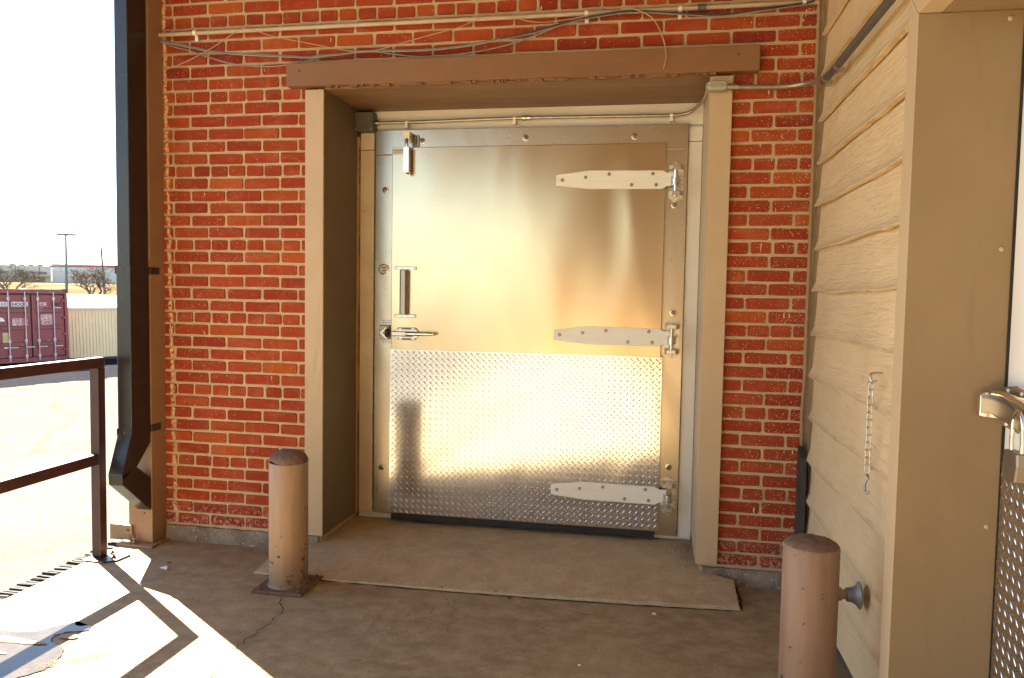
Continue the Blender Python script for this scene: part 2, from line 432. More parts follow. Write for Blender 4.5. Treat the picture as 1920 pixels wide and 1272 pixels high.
def ground_mat():
    t = NT('ground'); p = t.pos()
    x, y, z = t.sep()
    d = t.math('ADD', t.math('MULTIPLY', x, -.675), t.math('MULTIPLY', y, .737))
    dn = t.math('ADD', d, t.math('MULTIPLY', t.noise(p, .15, 4), 6.0))
    f = t.ramp(t.math('MULTIPLY', dn, .01), [(.385, 0.0), (.395, 1.0)])
    n = t.noise(p, .45, 6, .6)
    lot = t.mix(t.ramp(n, [(.35, 0.0), (.7, 1.0)]), (.104, .098, .083), (.088, .082, .068))
    lot = t.mix(t.ramp(t.noise(p, 14, 3, .6), [(.57, 0.0), (.66, .6)]), lot, (.06, .047, .033))
    # wandering pavement cracks
    vo = t.new('ShaderNodeTexVoronoi', feature='DISTANCE_TO_EDGE'); vo.inputs['Scale'].default_value = .21
    wv = t.new('ShaderNodeVectorMath', operation='ADD'); nz = t.new('ShaderNodeTexNoise'); nz.inputs['Scale'].default_value = 1.2; nz.inputs['Detail'].default_value = 6
    t.l.new(p, nz.inputs['Vector']); t.l.new(p, wv.inputs[0]); t.l.new(nz.outputs[1], wv.inputs[1]); t.l.new(wv.outputs[0], vo.inputs['Vector'])
    lot = t.mix(t.ramp(vo.outputs['Distance'], [(.004, .8), (.008, 0.0)]), lot, (.10, .075, .05))
    gr = t.mix(t.ramp(t.noise(p, .09, 7, .65), [(.36, 0.0), (.66, 1.0)]), (.105, .080, .044), (.068, .049, .026))
    gr = t.mix(t.ramp(t.noise(t.pos((1, 1, 1)), .035, 3, .5), [(.52, 0.0), (.60, .7)]), gr, (.125, .104, .066))
    t.col(t.mix(f, lot, gr)); t.rough(.95); t.b.inputs['Specular IOR Level'].default_value = 0.0
    t.bump(t.noise(p, 40, 4), .3, .01)
    return t.m
tag(g.build('ground', ground_mat()), kind='structure')
# gravel strip before container and shed, their cast shadow partly put into its colour
gs = [(-23.5, 7.0), (-19.6, 10.6), (-16.9, 13.4), (-16.6, 14.8), (-16.0, 16.0), (-16.0, 17.2), (-16.2, 18.8), (-15.3, 22.5), (-19.0, 28.0), (-22.5, 25.5), (-27.5, 16.5)]
g = MB(); P2 = []
for i in range(len(gs)):
    a, b = gs[i], gs[(i + 1) % len(gs)]
    for k in range(8):
        u = k / 8; P2.append((a[0]*(1-u)+b[0]*u + R.uniform(-.09, .09), a[1]*(1-u)+b[1]*u + R.uniform(-.09, .09)))
g.add([(x, y, -1.244) for x, y in P2], [tuple(range(len(P2)))])
tag(g.build('shaded_gravel_strip', M_gravel), kind='structure')

# dock slab (top at z = 0)
EDGE = -2.905
dock = MB().box(EDGE, 7.0, -12.0, 8.0, -1.3, 0.0).build('dock_floor', M_floor)
tag(dock, kind='structure')
def ribbon(pts, w, z=.0035):
    g = MB(); n = len(pts); L_ = []; R_ = []
    for i, p in enumerate(pts):
        a = Vector(pts[max(i-1, 0)]); b = Vector(pts[min(i+1, n-1)]); t = (b - a).normalized(); q = Vector((-t.y, t.x))
        ww = w * R.uniform(.35, 1.3) * (.3 if i in (0, n-1) else 1)
        L_.append((p[0]+q.x*ww, p[1]+q.y*ww, z)); R_.append((p[0]-q.x*ww, p[1]-q.y*ww, z))
    return g.add(L_ + R_, [(i, i+1, n+i+1, n+i) for i in range(n-1)])
def jag(pts, k=7, a=.012):
    out = []
    for i in range(len(pts) - 1):
        for j in range(k):
            u = j / k; out.append((pts[i][0]*(1-u)+pts[i+1][0]*u+R.uniform(-a, a), pts[i][1]*(1-u)+pts[i+1][1]*u+R.uniform(-a, a)))
    return out + [pts[-1]]
for pts, w in (([(-1.678, -.66), (-1.60, -.85), (-1.615, -1.07), (-1.622, -1.22), (-1.582, -1.42), (-1.55, -1.8)], .0022),
               ([(-1.0, -.42), (-.86, -.60), (-.83, -.85)], .0009), ([(-.60, -.40), (-.55, -.47), (-.42, -.50), (-.25, -.53)], .0011),
               ([(-2.30, -.75), (-2.2, -.72), (-2.12, -.735)], .0016)):
    ribbon(jag(pts), w).build('crack', M_crack, dock)
M_scuff = mat('chalk_scuff', (.42, .33, .245), (.3, .22, .15), 40, .9)
for pts, w in (([(-1.186, -.54), (-1.17, -.89), (-1.19, -1.33), (-1.16, -1.6)], .0016), ([(-.45, -.33), (-.30, -.05), (-.22, .12)], .002)):
    zz = .003 if pts[0][1] < -.4 else .058
    if zz < .01: ribbon(jag(pts, 9, .006), w, zz).build('scuff_mark', M_scuff, dock)

# raised concrete apron in front of the cold room door
ramp = MB()
rz = lambda y: .012 if y <= -.40 else (.012 + (y + .40) / .34 * .040 if y < -.06 else .052 + min((y + .06) * .01, .006))
outer = [(-1.965, -.403), (-1.5, -.414), (-1.0, -.404), (-.5, -.385), (0, -.362), (.419, -.328)]
rows = []
for k in range(12):
    u = k / 11
    row = []
    for i in range(26):
        s_ = i / 25
        j = min(int(s_ * 5), 4); w_ = s_ * 5 - j
        ox = outer[j][0]*(1-w_) + outer[j+1][0]*w_; oy = outer[j][1]*(1-w_) + outer[j+1][1]*w_
        xl = -1.965; xr = .419
        yy = oy*(1-u) + .60*u
        xx = ox
        if yy > -.05: xx = max(-1.78, min(.25, xx)) if 1 < i < 24 else max(-1.80, min(.27, xx))
        row.append((xx, yy, rz(yy) + R.uniform(-.0008, .0008)))
    rows.append(row)
for r_ in rows: ramp.v += r_
for k in range(11):
    for i in range(25): ramp.f.append((k*26+i, k*26+i+1, (k+1)*26+i+1, (k+1)*26+i))
o0 = len(ramp.v)
ramp.v += [(x + (-.012 if i == 0 else .012 if i == 25 else 0), y - .008, -.01) for i, (x, y, z) in enumerate(rows[0])]
for i in range(25): ramp.f.append((i, i+1, o0+i+1, o0+i))
o1 = len(ramp.v); ends = [0, 25]
for e in ends:
    o1 = len(ramp.v); ramp.v += [(rows[k][e][0] + (-.014 if e == 0 else .014), rows[k][e][1], -.01) for k in range(12)]
    for k in range(11): ramp.f.append((k*26+e, (k+1)*26+e, o1+k+1, o1+k))
ramp_o = ramp.build('door_apron', M_ramp, None, 40); tag(ramp_o, kind='structure')
jp = jag([(-1.97, -.418), (-1.0, -.420), (-.5, -.401), (0, -.378), (.43, -.342)], 14, .004)
ribbon(jp, .006, .0032).build('joint_gap', M_crack, dock)
ribbon(jag([(.437, -.34), (.437, -.05), (.40, -.01)], 10, .004), .006, .0032).build('joint_gap', M_crack, dock)

# puddle on the dock by the railing
def blob(pts, k=6, a=.012):
    out = []; n = len(pts); P = [Vector((*p, 0)) for p in pts]
    for i in range(n):
        p0, p1, p2, p3 = P[i-1], P[i], P[(i+1) % n], P[(i+2) % n]
        for j in range(k):
            t = j / k
            q = .5*((2*p1)+(p2-p0)*t+(2*p0-5*p1+4*p2-p3)*t*t+(3*p1-p0-3*p2+p3)*t**3)
            out.append((q.x + R.uniform(-a, a), q.y + R.uniform(-a, a)))
    return out
pud = blob([(-2.86, -1.31), (-2.66, -1.245), (-2.52, -1.225), (-2.46, -1.165), (-2.41, -1.10), (-2.38, -1.135), (-2.33, -1.125), (-2.30, -1.16), (-2.40, -1.22), (-2.36, -1.30), (-2.27, -1.33), (-2.22, -1.42), (-2.22, -1.50), (-2.30, -1.60), (-2.5, -1.75), (-2.75, -1.7), (-2.84, -1.5)], 6, .008)
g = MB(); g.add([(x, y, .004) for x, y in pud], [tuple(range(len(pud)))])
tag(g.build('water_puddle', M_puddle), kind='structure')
# dry islands inside the wet patch
for cx, cy, w, h in ((-2.56, -1.315, .20, .022), (-2.62, -1.42, .17, .018), (-2.33, -1.235, .045, .02)):
    q = blob([(cx + w*math.cos(a), cy + h*math.sin(a)) for a in [i*math.pi/4 for i in range(8)]], 4, .006)
    MB().add([(x, y, .0068) for x, y in q], [tuple(range(len(q)))]).build('dry_patch', M_floor, dock)

# ================================================================== BRICK WALL
wall = thing('brick_wall', 'red brick wall with cream mortar around the steel cold room door', 'wall', (-1.0, 0, 0))
BX0, BX1 = -2.76, .722
# openings and visible areas
core = MB()
core.box(-2.86, -1.79, .006, .60, -.2, 5.2); core.box(.26, 6.5, .006, .60, -.2, 5.2); core.box(-1.79, .26, .006, .60, 2.56, 5.2)
core.box(-2.86, 6.5, .60, 9.0, -.2, 5.2)
core.build('mortar_bed', M_mortar, wall)
COURSE = .0679; ROW0 = .1215
def row_z(j): return .465 + (j - 5) * COURSE
def brick_mesh(L, H, seed, depth=.03):
    r = random.Random(seed); n = 10
    c = .006
    pts = [(-L/2+c, -H/2), (0, -H/2), (L/2-c, -H/2), (L/2, -H/2+c), (L/2, H/2-c), (L/2-c, H/2), (0, H/2), (-L/2+c, H/2), (-L/2, H/2-c), (-L/2, -H/2+c)]
    pts = [(x + r.uniform(-.0016, .0016), z + r.uniform(-.0015, .0015)) for x, z in pts]
    vs = [(x*.985, r.uniform(-.0012, .0012), z*.95) for x, z in pts] + [(x, .0045, z) for x, z in pts] + [(x, depth, z) for x, z in pts]
    fs = [tuple(range(n))] + [(i, (i+1) % n, n+(i+1) % n, n+i) for i in range(n)] + [(n+i, n+(i+1) % n, 2*n+(i+1) % n, 2*n+i) for i in range(n)]
    mb = MB(); mb.add(vs, fs); return mb
JW = .0125; BH = COURSE - .0135
cache = {}
def get_brick(L, seed):
    k = (round(L, 3), seed)
    if k not in cache:
        me = brick_mesh(L, BH, hash(k) & 0xffff).mesh('brick'); me.materials.append(M_brick); cache[k] = me
    return cache[k]
bricks = []
for j in range(0, 46):
    z = row_z(j)
    hdr = (j % 6 == 5)
    if hdr: pitch, off = .1074, -2.4650 + .0150
    elif (j % 6) % 2 == 0: pitch, off = .2148, -2.4640
    else: pitch, off = .2148, -2.3570
    n0 = int((BX0 - off) / pitch) - 2
    for n in range(n0, n0 + 40):
        a = off + n * pitch + JW/2; b = off + (n+1) * pitch - JW/2
        a += R.uniform(-.002, .002); b += R.uniform(-.002, .002)
        a = max(a, BX0); b = min(b, BX1)
        if b - a < .012: continue
        # skip what lies behind the opening
        if z < 2.58 and b > -1.80 and a < .27:
            if a < -1.80: b = -1.80
            elif b > .27: a = .27
            else: continue
            if b - a < .012: continue
        # visible extent
        segs = []
        va, vb = max(a, -2.735), b
        if z < 2.53:
            if a < -1.80: vb = min(vb, -1.872)
            else: va = max(va, .342)
        elif 2.53 < z < 2.65:
            if a < -1.965: vb = min(vb, -1.965)
            elif b > .46: va = max(va, .46)
            else: vb = va
        ztop = 3.05 - (va + 2.75) * .075
        vis = max(vb - va, 0) if z < ztop else 0
        dist = math.hypot((a + b)/2, 3.944)
        bricks.append((vis / dist, a, b, z + R.uniform(-.0014, .0014), j))
bricks.sort(key=lambda q: -q[0])
rest = MB()
for i, (w, a, b, z, j) in enumerate(bricks):
    L = round((b - a) / .004) * .004
    seed = R.randrange(6); ang = R.uniform(-.006, .006); yy = R.uniform(-.0022, .0022)
    if i < 300:
        link_copy(get_brick(L, seed), 'brick', wall, ((a+b)/2 + 1.0, yy, z), (0, ang, 0))
    else:
        bm_ = brick_mesh(b - a, BH, R.randrange(9999))
        rest.add([(x + (a+b)/2, y + yy, zz + z) for x, y, zz in bm_.v], bm_.f)
o = rest.build('brick_field', M_brick, wall); o['kind'] = 'stuff'
# concrete footing ledge under the lowest course
for x0, x1 in ((-2.73, -1.80), (.27, .72)):
    pl = MB(); n = 26
    top = []; bot = []
    for i in range(n + 1):
        x = x0 + (x1 - x0) * i / n
        top.append((x, -.012 + R.uniform(-.004, .004), .083 + R.uniform(-.004, .003))); bot.append((x, -.026 + R.uniform(-.006, .006), -.01))
    bk = [(p[0], .03, .084) for p in top]
    pl.add(top + bot + bk, [(i, i+1, n+2+i, n+1+i) for i in range(n)] + [(i, i+1, 2*n+3+i, 2*n+2+i) for i in range(n)])
    pl.build('footing', M_plinth, wall, 50)

# ================================================================== DOOR SURROUND
sur = thing('door_surround', 'deep tan sheet metal surround with brown lintel boxed around the steel door', 'door surround', (-.76, 0, .09))
box('jamb', M_casing, sur, (-1.872, -1.767, -.030, .498, .092, 2.515), .002)
box('jamb', M_casing, sur, (.238, .342, -.030, .498, .102, 2.515), .002)
box('jamb_liner', mat('shade_tan_liner', (.165, .115, .062), (.14, .095, .05), 4, .5, spec=.35), sur, (-1.7668, -1.7645, -.022, .4975, .094, 2.514))  # shade of the left inner face put into a darker tan
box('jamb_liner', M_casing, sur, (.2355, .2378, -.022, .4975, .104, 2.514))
box('lintel', M_head, sur, (-1.965, .460, -.062, .004, 2.527, 2.647), .002)
box('soffit', M_soffit, sur, (-1.766, .237, -.020, .498, 2.516, 2.545))
for x in (-1.89, .36): MB().lathe([(.006, 0), (.006, .003), (.003, .005)], (x, -.062, 2.605), 'y', 10).build('rivet', M_rust, sur)
# ragged caulk crumbs along the lintel joint
cr = MB()
for i in range(60):
    x = -1.75 + R.random() * 2.0; w_ = R.uniform(.008, .05); cr.box(x, x + w_, -.055 + R.uniform(-.003, .003), -.030, 2.519 + R.uniform(-.003, .002), 2.5262)
cr.build('caulk', M_head, sur)
g = MB(); z = .10; P_ = []
while z < 2.38:
    P_.append((R.uniform(.004, .014), z)); z += R.uniform(.03, .14)
# torn foam edge beside the left jamb
for i in range(len(P_) - 1):
    g.box(-1.765, -1.764 + P_[i][0], .440, .466, P_[i][1], P_[i+1][1])
g.build('foam_edge', mat('old_foam', (.42, .24, .09), (.30, .16, .06), 20, .9), sur)

# ================================================================== COLD ROOM FRONT, FRAME, LEAF
front = thing('cold_room_wall', 'white insulated panel face behind the steel door frame', 'wall panel', (-.76, .5, .06))
box('panel', M_white, front, (-1.764, .235, .500, .55, .03, 2.516))
box('upper_panel', M_white, front, (-1.70, .235, .485, .4995, 2.397, 2.515), .002)
box('side_strip', M_trim, front, (-1.752, -1.666, .462, .4995, .105, 2.283), .003)
box('side_strip', M_trim, front, (-1.752, -1.666, .463, .4995, 2.286, 2.386), .003)
box('side_strip', M_white, front, (.160, .234, .470, .4995, .075, 2.300), .003)
box('side_strip', M_white, front, (.160, .234, .471, .4995, 2.303, 2.384), .003)

frame = thing('door_frame', 'brushed stainless frame bolted around the steel cold room door', 'door frame', (-.75, .46, .1))
box('frame_side', M_frame, frame, (-1.655, -1.535, .455, .4995, .10, 2.252), .002)
box('frame_side', M_frame, frame, (.030, .157, .455, .4995, .085, 2.254), .002)
box('frame_top', M_frame, frame, (-1.656, .1575, .452, .4995, 2.2545, 2.396), .002)
for x, z in ((-1.367, 2.329), (-.752, 2.336), (-.136, 2.332), (-1.591, 2.046), (-1.602, .382), (.092, 1.951), (.101, 1.353), (.102, .481)):
    b_ = MB().lathe([(.019, 0), (.019, .002), (.014, .003)], (x, .4525, z), 'y', 16).build('bolt', M_frame, frame, 30)
    MB().lathe([(.011, .002), (.011, .006), (.009, .010), (.004, .013)], (x, .4525, z), 'y', 14).build('bolt_head', M_dsteel, b_, 40)
# round thermometer in the frame
th = MB().lathe([(.032, 0), (.032, .006), (.026, .009), (.025, .005)], (-1.597, .4545, 1.578), 'y', 28).build('thermometer', M_chrome, frame, 35)
MB().lathe([(.0245, .0055), (.0245, .0062)], (-1.597, .4545, 1.578), 'y', 24).build('dial', mat('dial_face', (.62, .60, .54), None, 30, .4), th)
mk = MB()
for dx, dz, w_, h_ in ((-.012, .005, .006, .009), (-.003, .005, .006, .009), (.006, .005, .006, .009), (-.010, -.012, .022, .006)):
    mk.box(-1.597 + dx, -1.597 + dx + w_, .4472, .4480, 1.578 + dz, 1.578 + dz + h_)
mk.build('dial_marks', M_ink, th)

leaf = thing('cold_room_door', 'wide stainless steel cold room door with tread plate on its lower half', 'door', (-.75, .42, .11))
box('door_skin', M_leaf, leaf, (-1.538, .040, .418, .4495, .116, 2.288), .003)
box('rubber_sweep', M_rubber, leaf, (-1.533, .030, .426, .449, .076, .1155), .002)
kick = box('kick_plate', M_tread, leaf, (-1.540, .050, .4135, .4178, .120, 1.106), .0006)
def treads(x0, x1, z0, z1, fn, p=.0354, ln=.0140, w=.0029, h=.0032):
    mb = MB(); nz_ = int((z1 - z0) / p * 2); nx_ = int((x1 - x0) / p)
    for j in range(nz_ + 1):
        for i in range(nx_ + 2):
            cx = x0 + i*p + (p*.5 if j % 2 else .004); cz = z0 + p*.3 + j*p*.5
            if cx > x1 - .005 or cx < x0 + .005 or cz > z1 - .005: continue
            a = rad(45) if j % 2 else rad(-45)
            ca, sa = math.cos(a), math.sin(a); hh = h * R.uniform(.75, 1.1)
            o = [(-ln, 0), (-ln*.5, -w), (ln*.5, -w), (ln, 0), (ln*.5, w), (-ln*.5, w)]
            t_ = [(-ln*.7, 0), (-ln*.35, -w*.16), (ln*.35, -w*.16), (ln*.7, 0), (ln*.35, w*.16), (-ln*.35, w*.16)]
            vs = [fn(cx + u*ca - v*sa, cz + u*sa + v*ca, 0) for u, v in o] + [fn(cx + u*ca - v*sa, cz + u*sa + v*ca, hh) for u, v in t_]
            mb.add(vs, [(k, (k+1) % 6, 6+(k+1) % 6, 6+k) for k in range(6)] + [(6, 7, 8, 9, 10, 11)])
    return mb
tr = treads(-1.540, .050, .120, 1.106, lambda a, b, h: (a, .4135 - h, b)).build('raised_treads', M_tread, kick, 60)
tr['kind'] = 'stuff'
for i in range(13):
    MB().lathe([(.0035, 0), (.003, .002)], (-1.514 + i*.1296, .4132, 1.094), 'y', 8).build('screw', M_dsteel, kick)
# hinges: galvanised strap on the leaf, lift-off pin bracket on the frame
for zc, dx in ((2.087, 0), (1.215, .002), (.325, .006)):
    poly = [(-.566, -.030), (-.566, .029), (-.381, .053), (.022, .048), (.048, .036), (.090, .036), (.090, -.034), (.046, -.038), (.022, -.052), (-.378, -.049)]
    yb = .4178 if zc > 1 else .4115
    st = MB().prism([(x + dx, z + zc) for x, z in poly], lambda a, b, d: (a, d, b), yb - .007, yb).build('hinge_strap', M_galv, leaf, None, .0012)
    for x, z in ((-.532, .001), (-.401, .015), (-.270, .031), (-.031, .031), (-.146, -.029), (-.012, -.030)):
        MB().lathe([(.0095, 0), (.0095, .003), (.006, .006)], (x + dx, yb - .007, z + zc), 'y', 12).build('screw', M_dsteel, st, 40)
    MB().box(.068 + dx, .098 + dx, .400, .4105, zc - .034, zc + .012).lathe([(.016, -.036), (.023, -.036), (.023, .002), (.016, .002)], (.093 + dx, .398, zc), 'z', 16).build('knuckle', M_zinc, st, 40)
    pb = [(.096, .103), (.120, .092), (.139, .073), (.141, -.088), (.120, -.108), (.098, -.119), (.078, -.108), (.054, -.088), (.055, .075), (.076, .092)]
    br = MB().prism([(x + dx, z + zc) for x, z in pb], lambda a, b, d: (a, d, b), .449, .4548).build('hinge_bracket', M_zinc, frame, None, .001)
    for s_, zz in ((1, .062), (-1, -.078)):
        MB().prism([(.057 + dx, .449), (.057 + dx, .400), (.070 + dx, .382), (.118 + dx, .382), (.134 + dx, .400), (.134 + dx, .449)],
                   lambda a, b, d: (a, b, d), zc + zz - .012, zc + zz + .012).build('bracket_ear', M_zinc, br, None, .002)
    MB().tube([(.093 + dx, .398, zc - .095), (.093 + dx, .398, zc + .076)], .011, 14).build('hinge_pin', M_chrome, br, 40)
    for x, z in ((.096, .090), (.124, .008), (.097, -.104)):
        MB().lathe([(.0085, 0), (.0085, .003), (.004, .005)], (x + dx, .449, z + zc), 'y', 12).build('screw', M_galv, br, 40)
# upright pull handle
ph = MB(); 
ph.prism([(-1.480, .4178), (-1.476, .388), (-1.466, .376), (-1.440, .376), (-1.430, .388), (-1.426, .4178), (-1.432, .4178), (-1.436, .391), (-1.444, .384), (-1.462, .384), (-1.470, .391), (-1.474, .4178)],
         lambda a, b, d: (a, b, d), 1.312, 1.572)
pull = ph.build('pull_handle', M_dsteel, leaf, None, .001)
for zc in (1.584, 1.303):
    MB().box(-1.516, -1.384, .410, .4178, zc - .010, zc + .010).build('handle_foot', M_zinc, pull, None, .003)
    for x in (-1.505, -1.468, -1.432, -1.395): MB().lathe([(.004, 0), (.003, .0025)], (x, .410, zc), 'y', 10).build('screw', M_dsteel, pull)
# latch lever
lt = MB().prism([(-1.510, 1.178), (-1.492, 1.160), (-1.384, 1.160), (-1.362, 1.186), (-1.362, 1.208), (-1.384, 1.236), (-1.492, 1.236), (-1.510, 1.214)], lambda a, b, d: (a, d, b), .406, .4178).build('latch', M_chrome, leaf, None, .003)
MB().box(-1.528, -1.392, .384, .4055, 1.182, 1.214).build('latch_body', M_chrome, lt, None, .006)
MB().tube([(-1.43, .380, 1.199), (-1.36, .366, 1.200), (-1.31, .362, 1.202), (-1.262, .372, 1.201)], [.013, .012, .010, .009], 12).build('lever', M_chrome, lt, 40)
MB().box(-1.282, -1.258, .363, .382, 1.193, 1.209).build('lever_tip', M_dsteel, lt, None, .002)
for z in (1.168, 1.228): MB().box(-1.468, -1.408, .4045, .4062, z - .0035, z + .0035).build('slot', M_black, lt)
for x in (-1.488, -1.384):
    for z in (1.170, 1.226): MB().lathe([(.005, 0), (.003, .003)], (x, .406, z), 'y', 10).build('screw', M_dsteel, lt)
# strike of the latch on the frame
sk = MB().box(-1.606, -1.548, .449, .4548, 1.136, 1.272).build('strike', M_zinc, frame, None, .002)
MB().box(-1.612, -1.552, .418, .449, 1.160, 1.245).build('strike_body', M_dsteel, sk, None, .004)
MB().prism([(-1.608, 1.200), (-1.565, 1.238), (-1.556, 1.228), (-1.585, 1.200), (-1.556, 1.172), (-1.565, 1.162)], lambda a, b, d: (a, d, b), .405, .418).build('strike_jaw', M_chrome, sk, None, .002)
MB().tube([(-1.556, .400, 1.178), (-1.556, .400, 1.222)], .013, 12).build('roller', M_rubber, sk, 40)
for z in (1.260, 1.148):
    for x in (-1.593, -1.577, -1.560): MB().lathe([(.0055, 0), (.004, .003)], (x, .449, z), 'y', 10).build('screw', M_dsteel, sk)
# spring door closer at the top corner
cl = MB().box(-1.453, -1.419, .362, .396, 2.135, 2.282).build('door_closer', steel_mat('bright_closer', (.88, .87, .85), .16), leaf, None, .002)
MB().box(-1.446, -1.426, .396, .4178, 2.15, 2.27).build('closer_mount', M_dsteel, cl)
MB().box(-1.436, -1.424, .368, .385, 2.128, 2.135).build('closer_foot', M_black, cl)
MB().tube([(-1.436, .375, 2.28), (-1.436, .372, 2.305), (-1.436, .378, 2.328)], .010, 10).build('plunger', M_chrome, cl, 40)
hk = MB().box(-1.460, -1.420, .374, .400, 2.326, 2.366).box(-1.462, -1.418, .372, .452, 2.366, 2.371).build('closer_hook', M_galv, frame, None, .001)
MB().box(-1.426, -1.384, .442, .4518, 2.297, 2.362).build('closer_plate', M_dsteel, hk, None, .002)
MB().tube([(-1.404, .437, 2.305), (-1.404, .437, 2.355)], .008, 8).build('roller', M_dsteel, hk, 40)
# maker's sticker in the corner of the leaf
sk2 = MB().box(-1.535, -1.449, .4170, .4178, 2.247, 2.280).build('sticker', M_paper, leaf)
text('INTEGRITY', .0145, M_ink, sk2, (-1.531, .4166, 2.266), (1, 0, 0), (0, 0, 1), extr=.0001)
tb = MB()
for k in range(3): tb.box(-1.529, -1.47 - .01*k, .4166, .4169, 2.252 + k*.004, 2.2535 + k*.004)
tb.build('fine_print', mat('pale_blue_ink', (.35, .48, .58), None, 5, .6), sk2)

# ================================================================== CONDUITS AND CABLES
con = thing('electrical_conduit', 'thin steel conduit running over the top of the steel door frame', 'conduit', (-1.71, .46, 2.44))
jb = box('junction_box', M_jbox, con, (-1.768, -1.656, .405, .484, 2.387, 2.497), .006)
for x in (-1.758, -1.666):
    for z in (2.397, 2.487): MB().lathe([(.005, 0), (.003, .003)], (x, .405, z), 'y', 8).build('screw', M_zinc, jb)
path = [(-1.656, .452, 2.440), (-1.4, .455, 2.441), (-.77, .455, 2.449), (0.02, .455, 2.443), (.10, .455, 2.445), (.155, .445, 2.452), (.195, .40, 2.470), (.222, .30, 2.482), (.229, .15, 2.478), (.229, .02, 2.470), (.228, -.025, 2.468), (.230, -.048, 2.458)]
MB().tube(smoothpath(path, 4), .0095, 12).build('pipe', M_conduit, con, 50)
for x, z in ((-1.463, 2.441), (-.82, 2.448), (.062, 2.444)):
    MB().box(x - .008, x + .008, .443, .486, z - .034, z - .008).tube([(x - .008, .455, z), (x + .008, .455, z)], .0125, 12).build('clamp', M_galv, con, 40)
for x in (-.762, -.735): MB().tube([(x - .012, .455, 2.449), (x + .008, .455, 2.449)], .015, 12).build('coupling', M_zinc, con, 40)
MB().tube([(-1.656, .452, 2.440), (-1.632, .452, 2.440)], .015, 12).build('connector', M_zinc, con, 40)
# oval conduit body on the right jamb
ob = []
for k in range(24):
    a = 2*math.pi*k/24; ob.append((.264 + math.copysign(.030, math.cos(a)) + .022*math.cos(a), 2.455 + .022*math.sin(a)))
lb = MB().prism(ob, lambda a, b, d: (a, d, b), -.086, -.036).build('conduit_body', mat('grey_cast_body', (.36, .31, .24), (.28, .24, .18), 20, .5), con, None, .003)
ob2 = [(.264 + (x - .264)*.9, 2.455 + (z - 2.455)*.85) for x, z in ob]
MB().prism(ob2, lambda a, b, d: (a, d, b), -.091, -.0865).build('cover', mat('cover_plate', (.46, .42, .36), None, 20, .4), lb, None, .002)
ob3 = [(.264 + (x - .264)*.68, 2.455 + (z - 2.455)*.5) for x, z in ob]
MB().prism(ob3, lambda a, b, d: (a, d, b), -.094, -.0912).build('raised_plate', mat('cover_centre', (.34, .31, .26), None, 20, .45), lb, None, .002)
for x in (.221, .307): MB().lathe([(.005, 0), (.004, .003)], (x, -.091, 2.455), 'y', 8).build('screw', M_dsteel, lb)
MB().tube([(.31, -.058, 2.453), (.352, -.052, 2.453)], .017, 14).tube([(.352, -.052, 2.453), (.366, -.05, 2.453)], .0145, 6).build('connector', M_zinc, con, 40)
path = [(.35, -.050, 2.453), (.45, -.042, 2.452), (.56, -.036, 2.452), (.63, -.045, 2.455), (.68, -.09, 2.452), (.702, -.16, 2.442), (.706, -.24, 2.425), (.706, -.33, 2.40)]
MB().tube(smoothpath(path, 5), .0125, 12).build('pipe', M_conduit, con, 50)

dc = thing('dark_conduit', 'dark conduit crossing the tan lap siding at an angle', 'conduit', (.706, -.3, 2.4))
MB().tube([(.704, -.30, 2.404), (.704, -.50, 2.392), (.702, -.84, 2.388), (.700, -1.276, 2.383), (.700, -2.6, 2.37)], .0155, 12).build('pipe', M_dconduit, dc, 50)
for y, z in ((-.36, 2.398), (-.58, 2.391)):
    MB().tube([(.704, y - .012, z), (.704, y + .012, z)], .0185, 12).box(.704, .728, y - .009, y + .009, z - .034, z - .012).build('clamp', M_zinc, dc, 40)

uc = thing('upper_conduit', 'long straight painted conduit clipped along the top of the brick wall', 'conduit', (-2.74, -.02, 2.847))
MB().tube([(-2.745, -.022, 2.843), (-1.5, -.022, 2.845), (-.3, -.022, 2.845), (.722, -.022, 2.846)], .0115, 12).build('pipe', M_pconduit, uc, 50)
for x in (-2.524, -.374, .082):
    MB().tube([(x - .009, -.022, 2.845), (x + .009, -.022, 2.845)], .0145, 12).box(x - .009, x + .009, -.008, .001, 2.803, 2.835).build('clamp', M_galv, uc, 40)
MB().tube([(.165, -.022, 2.846), (.205, -.022, 2.846)], .017, 12).build('coupling', M_jbox, uc, 40)

CA = [(-2.72, 2.81), (-2.638, 2.789), (-2.557, 2.771), (-2.436, 2.744), (-2.316, 2.725), (-2.197, 2.713), (-2.08, 2.704), (-1.963, 2.695), (-1.848, 2.684), (-1.785, 2.69), (-1.668, 2.695), (-1.575, 2.703), (-1.437, 2.702), (-1.248, 2.698), (-1.099, 2.703), (-0.952, 2.714), (-0.807, 2.736), (-0.665, 2.757), (-0.524, 2.789), (-0.42, 2.811), (-0.272, 2.831), (-0.17, 2.84), (-0.069, 2.835), (0.031, 2.823), (0.131, 2.813), (0.262, 2.803), (0.359, 2.807), (0.454, 2.816), (0.581, 2.829), (0.674, 2.839), (0.70, 2.85)]
CB = [(-2.724, 2.808), (-2.65, 2.773), (-2.552, 2.747), (-2.455, 2.714), (-2.359, 2.682), (-2.279, 2.663), (-2.161, 2.649), (-2.043, 2.645), (-1.927, 2.655), (-1.812, 2.675), (-1.709, 2.693), (-1.577, 2.703), (-1.477, 2.698), (-1.362, 2.68), (-1.249, 2.666), (-1.137, 2.664), (-1.026, 2.667), (-0.88, 2.685), (-0.736, 2.714), (-0.595, 2.756), (-0.479, 2.80), (-0.375, 2.824), (-0.272, 2.836), (-0.17, 2.837), (0.032, 2.82), (0.262, 2.801), (0.455, 2.811), (0.675, 2.838), (.70, 2.846)]
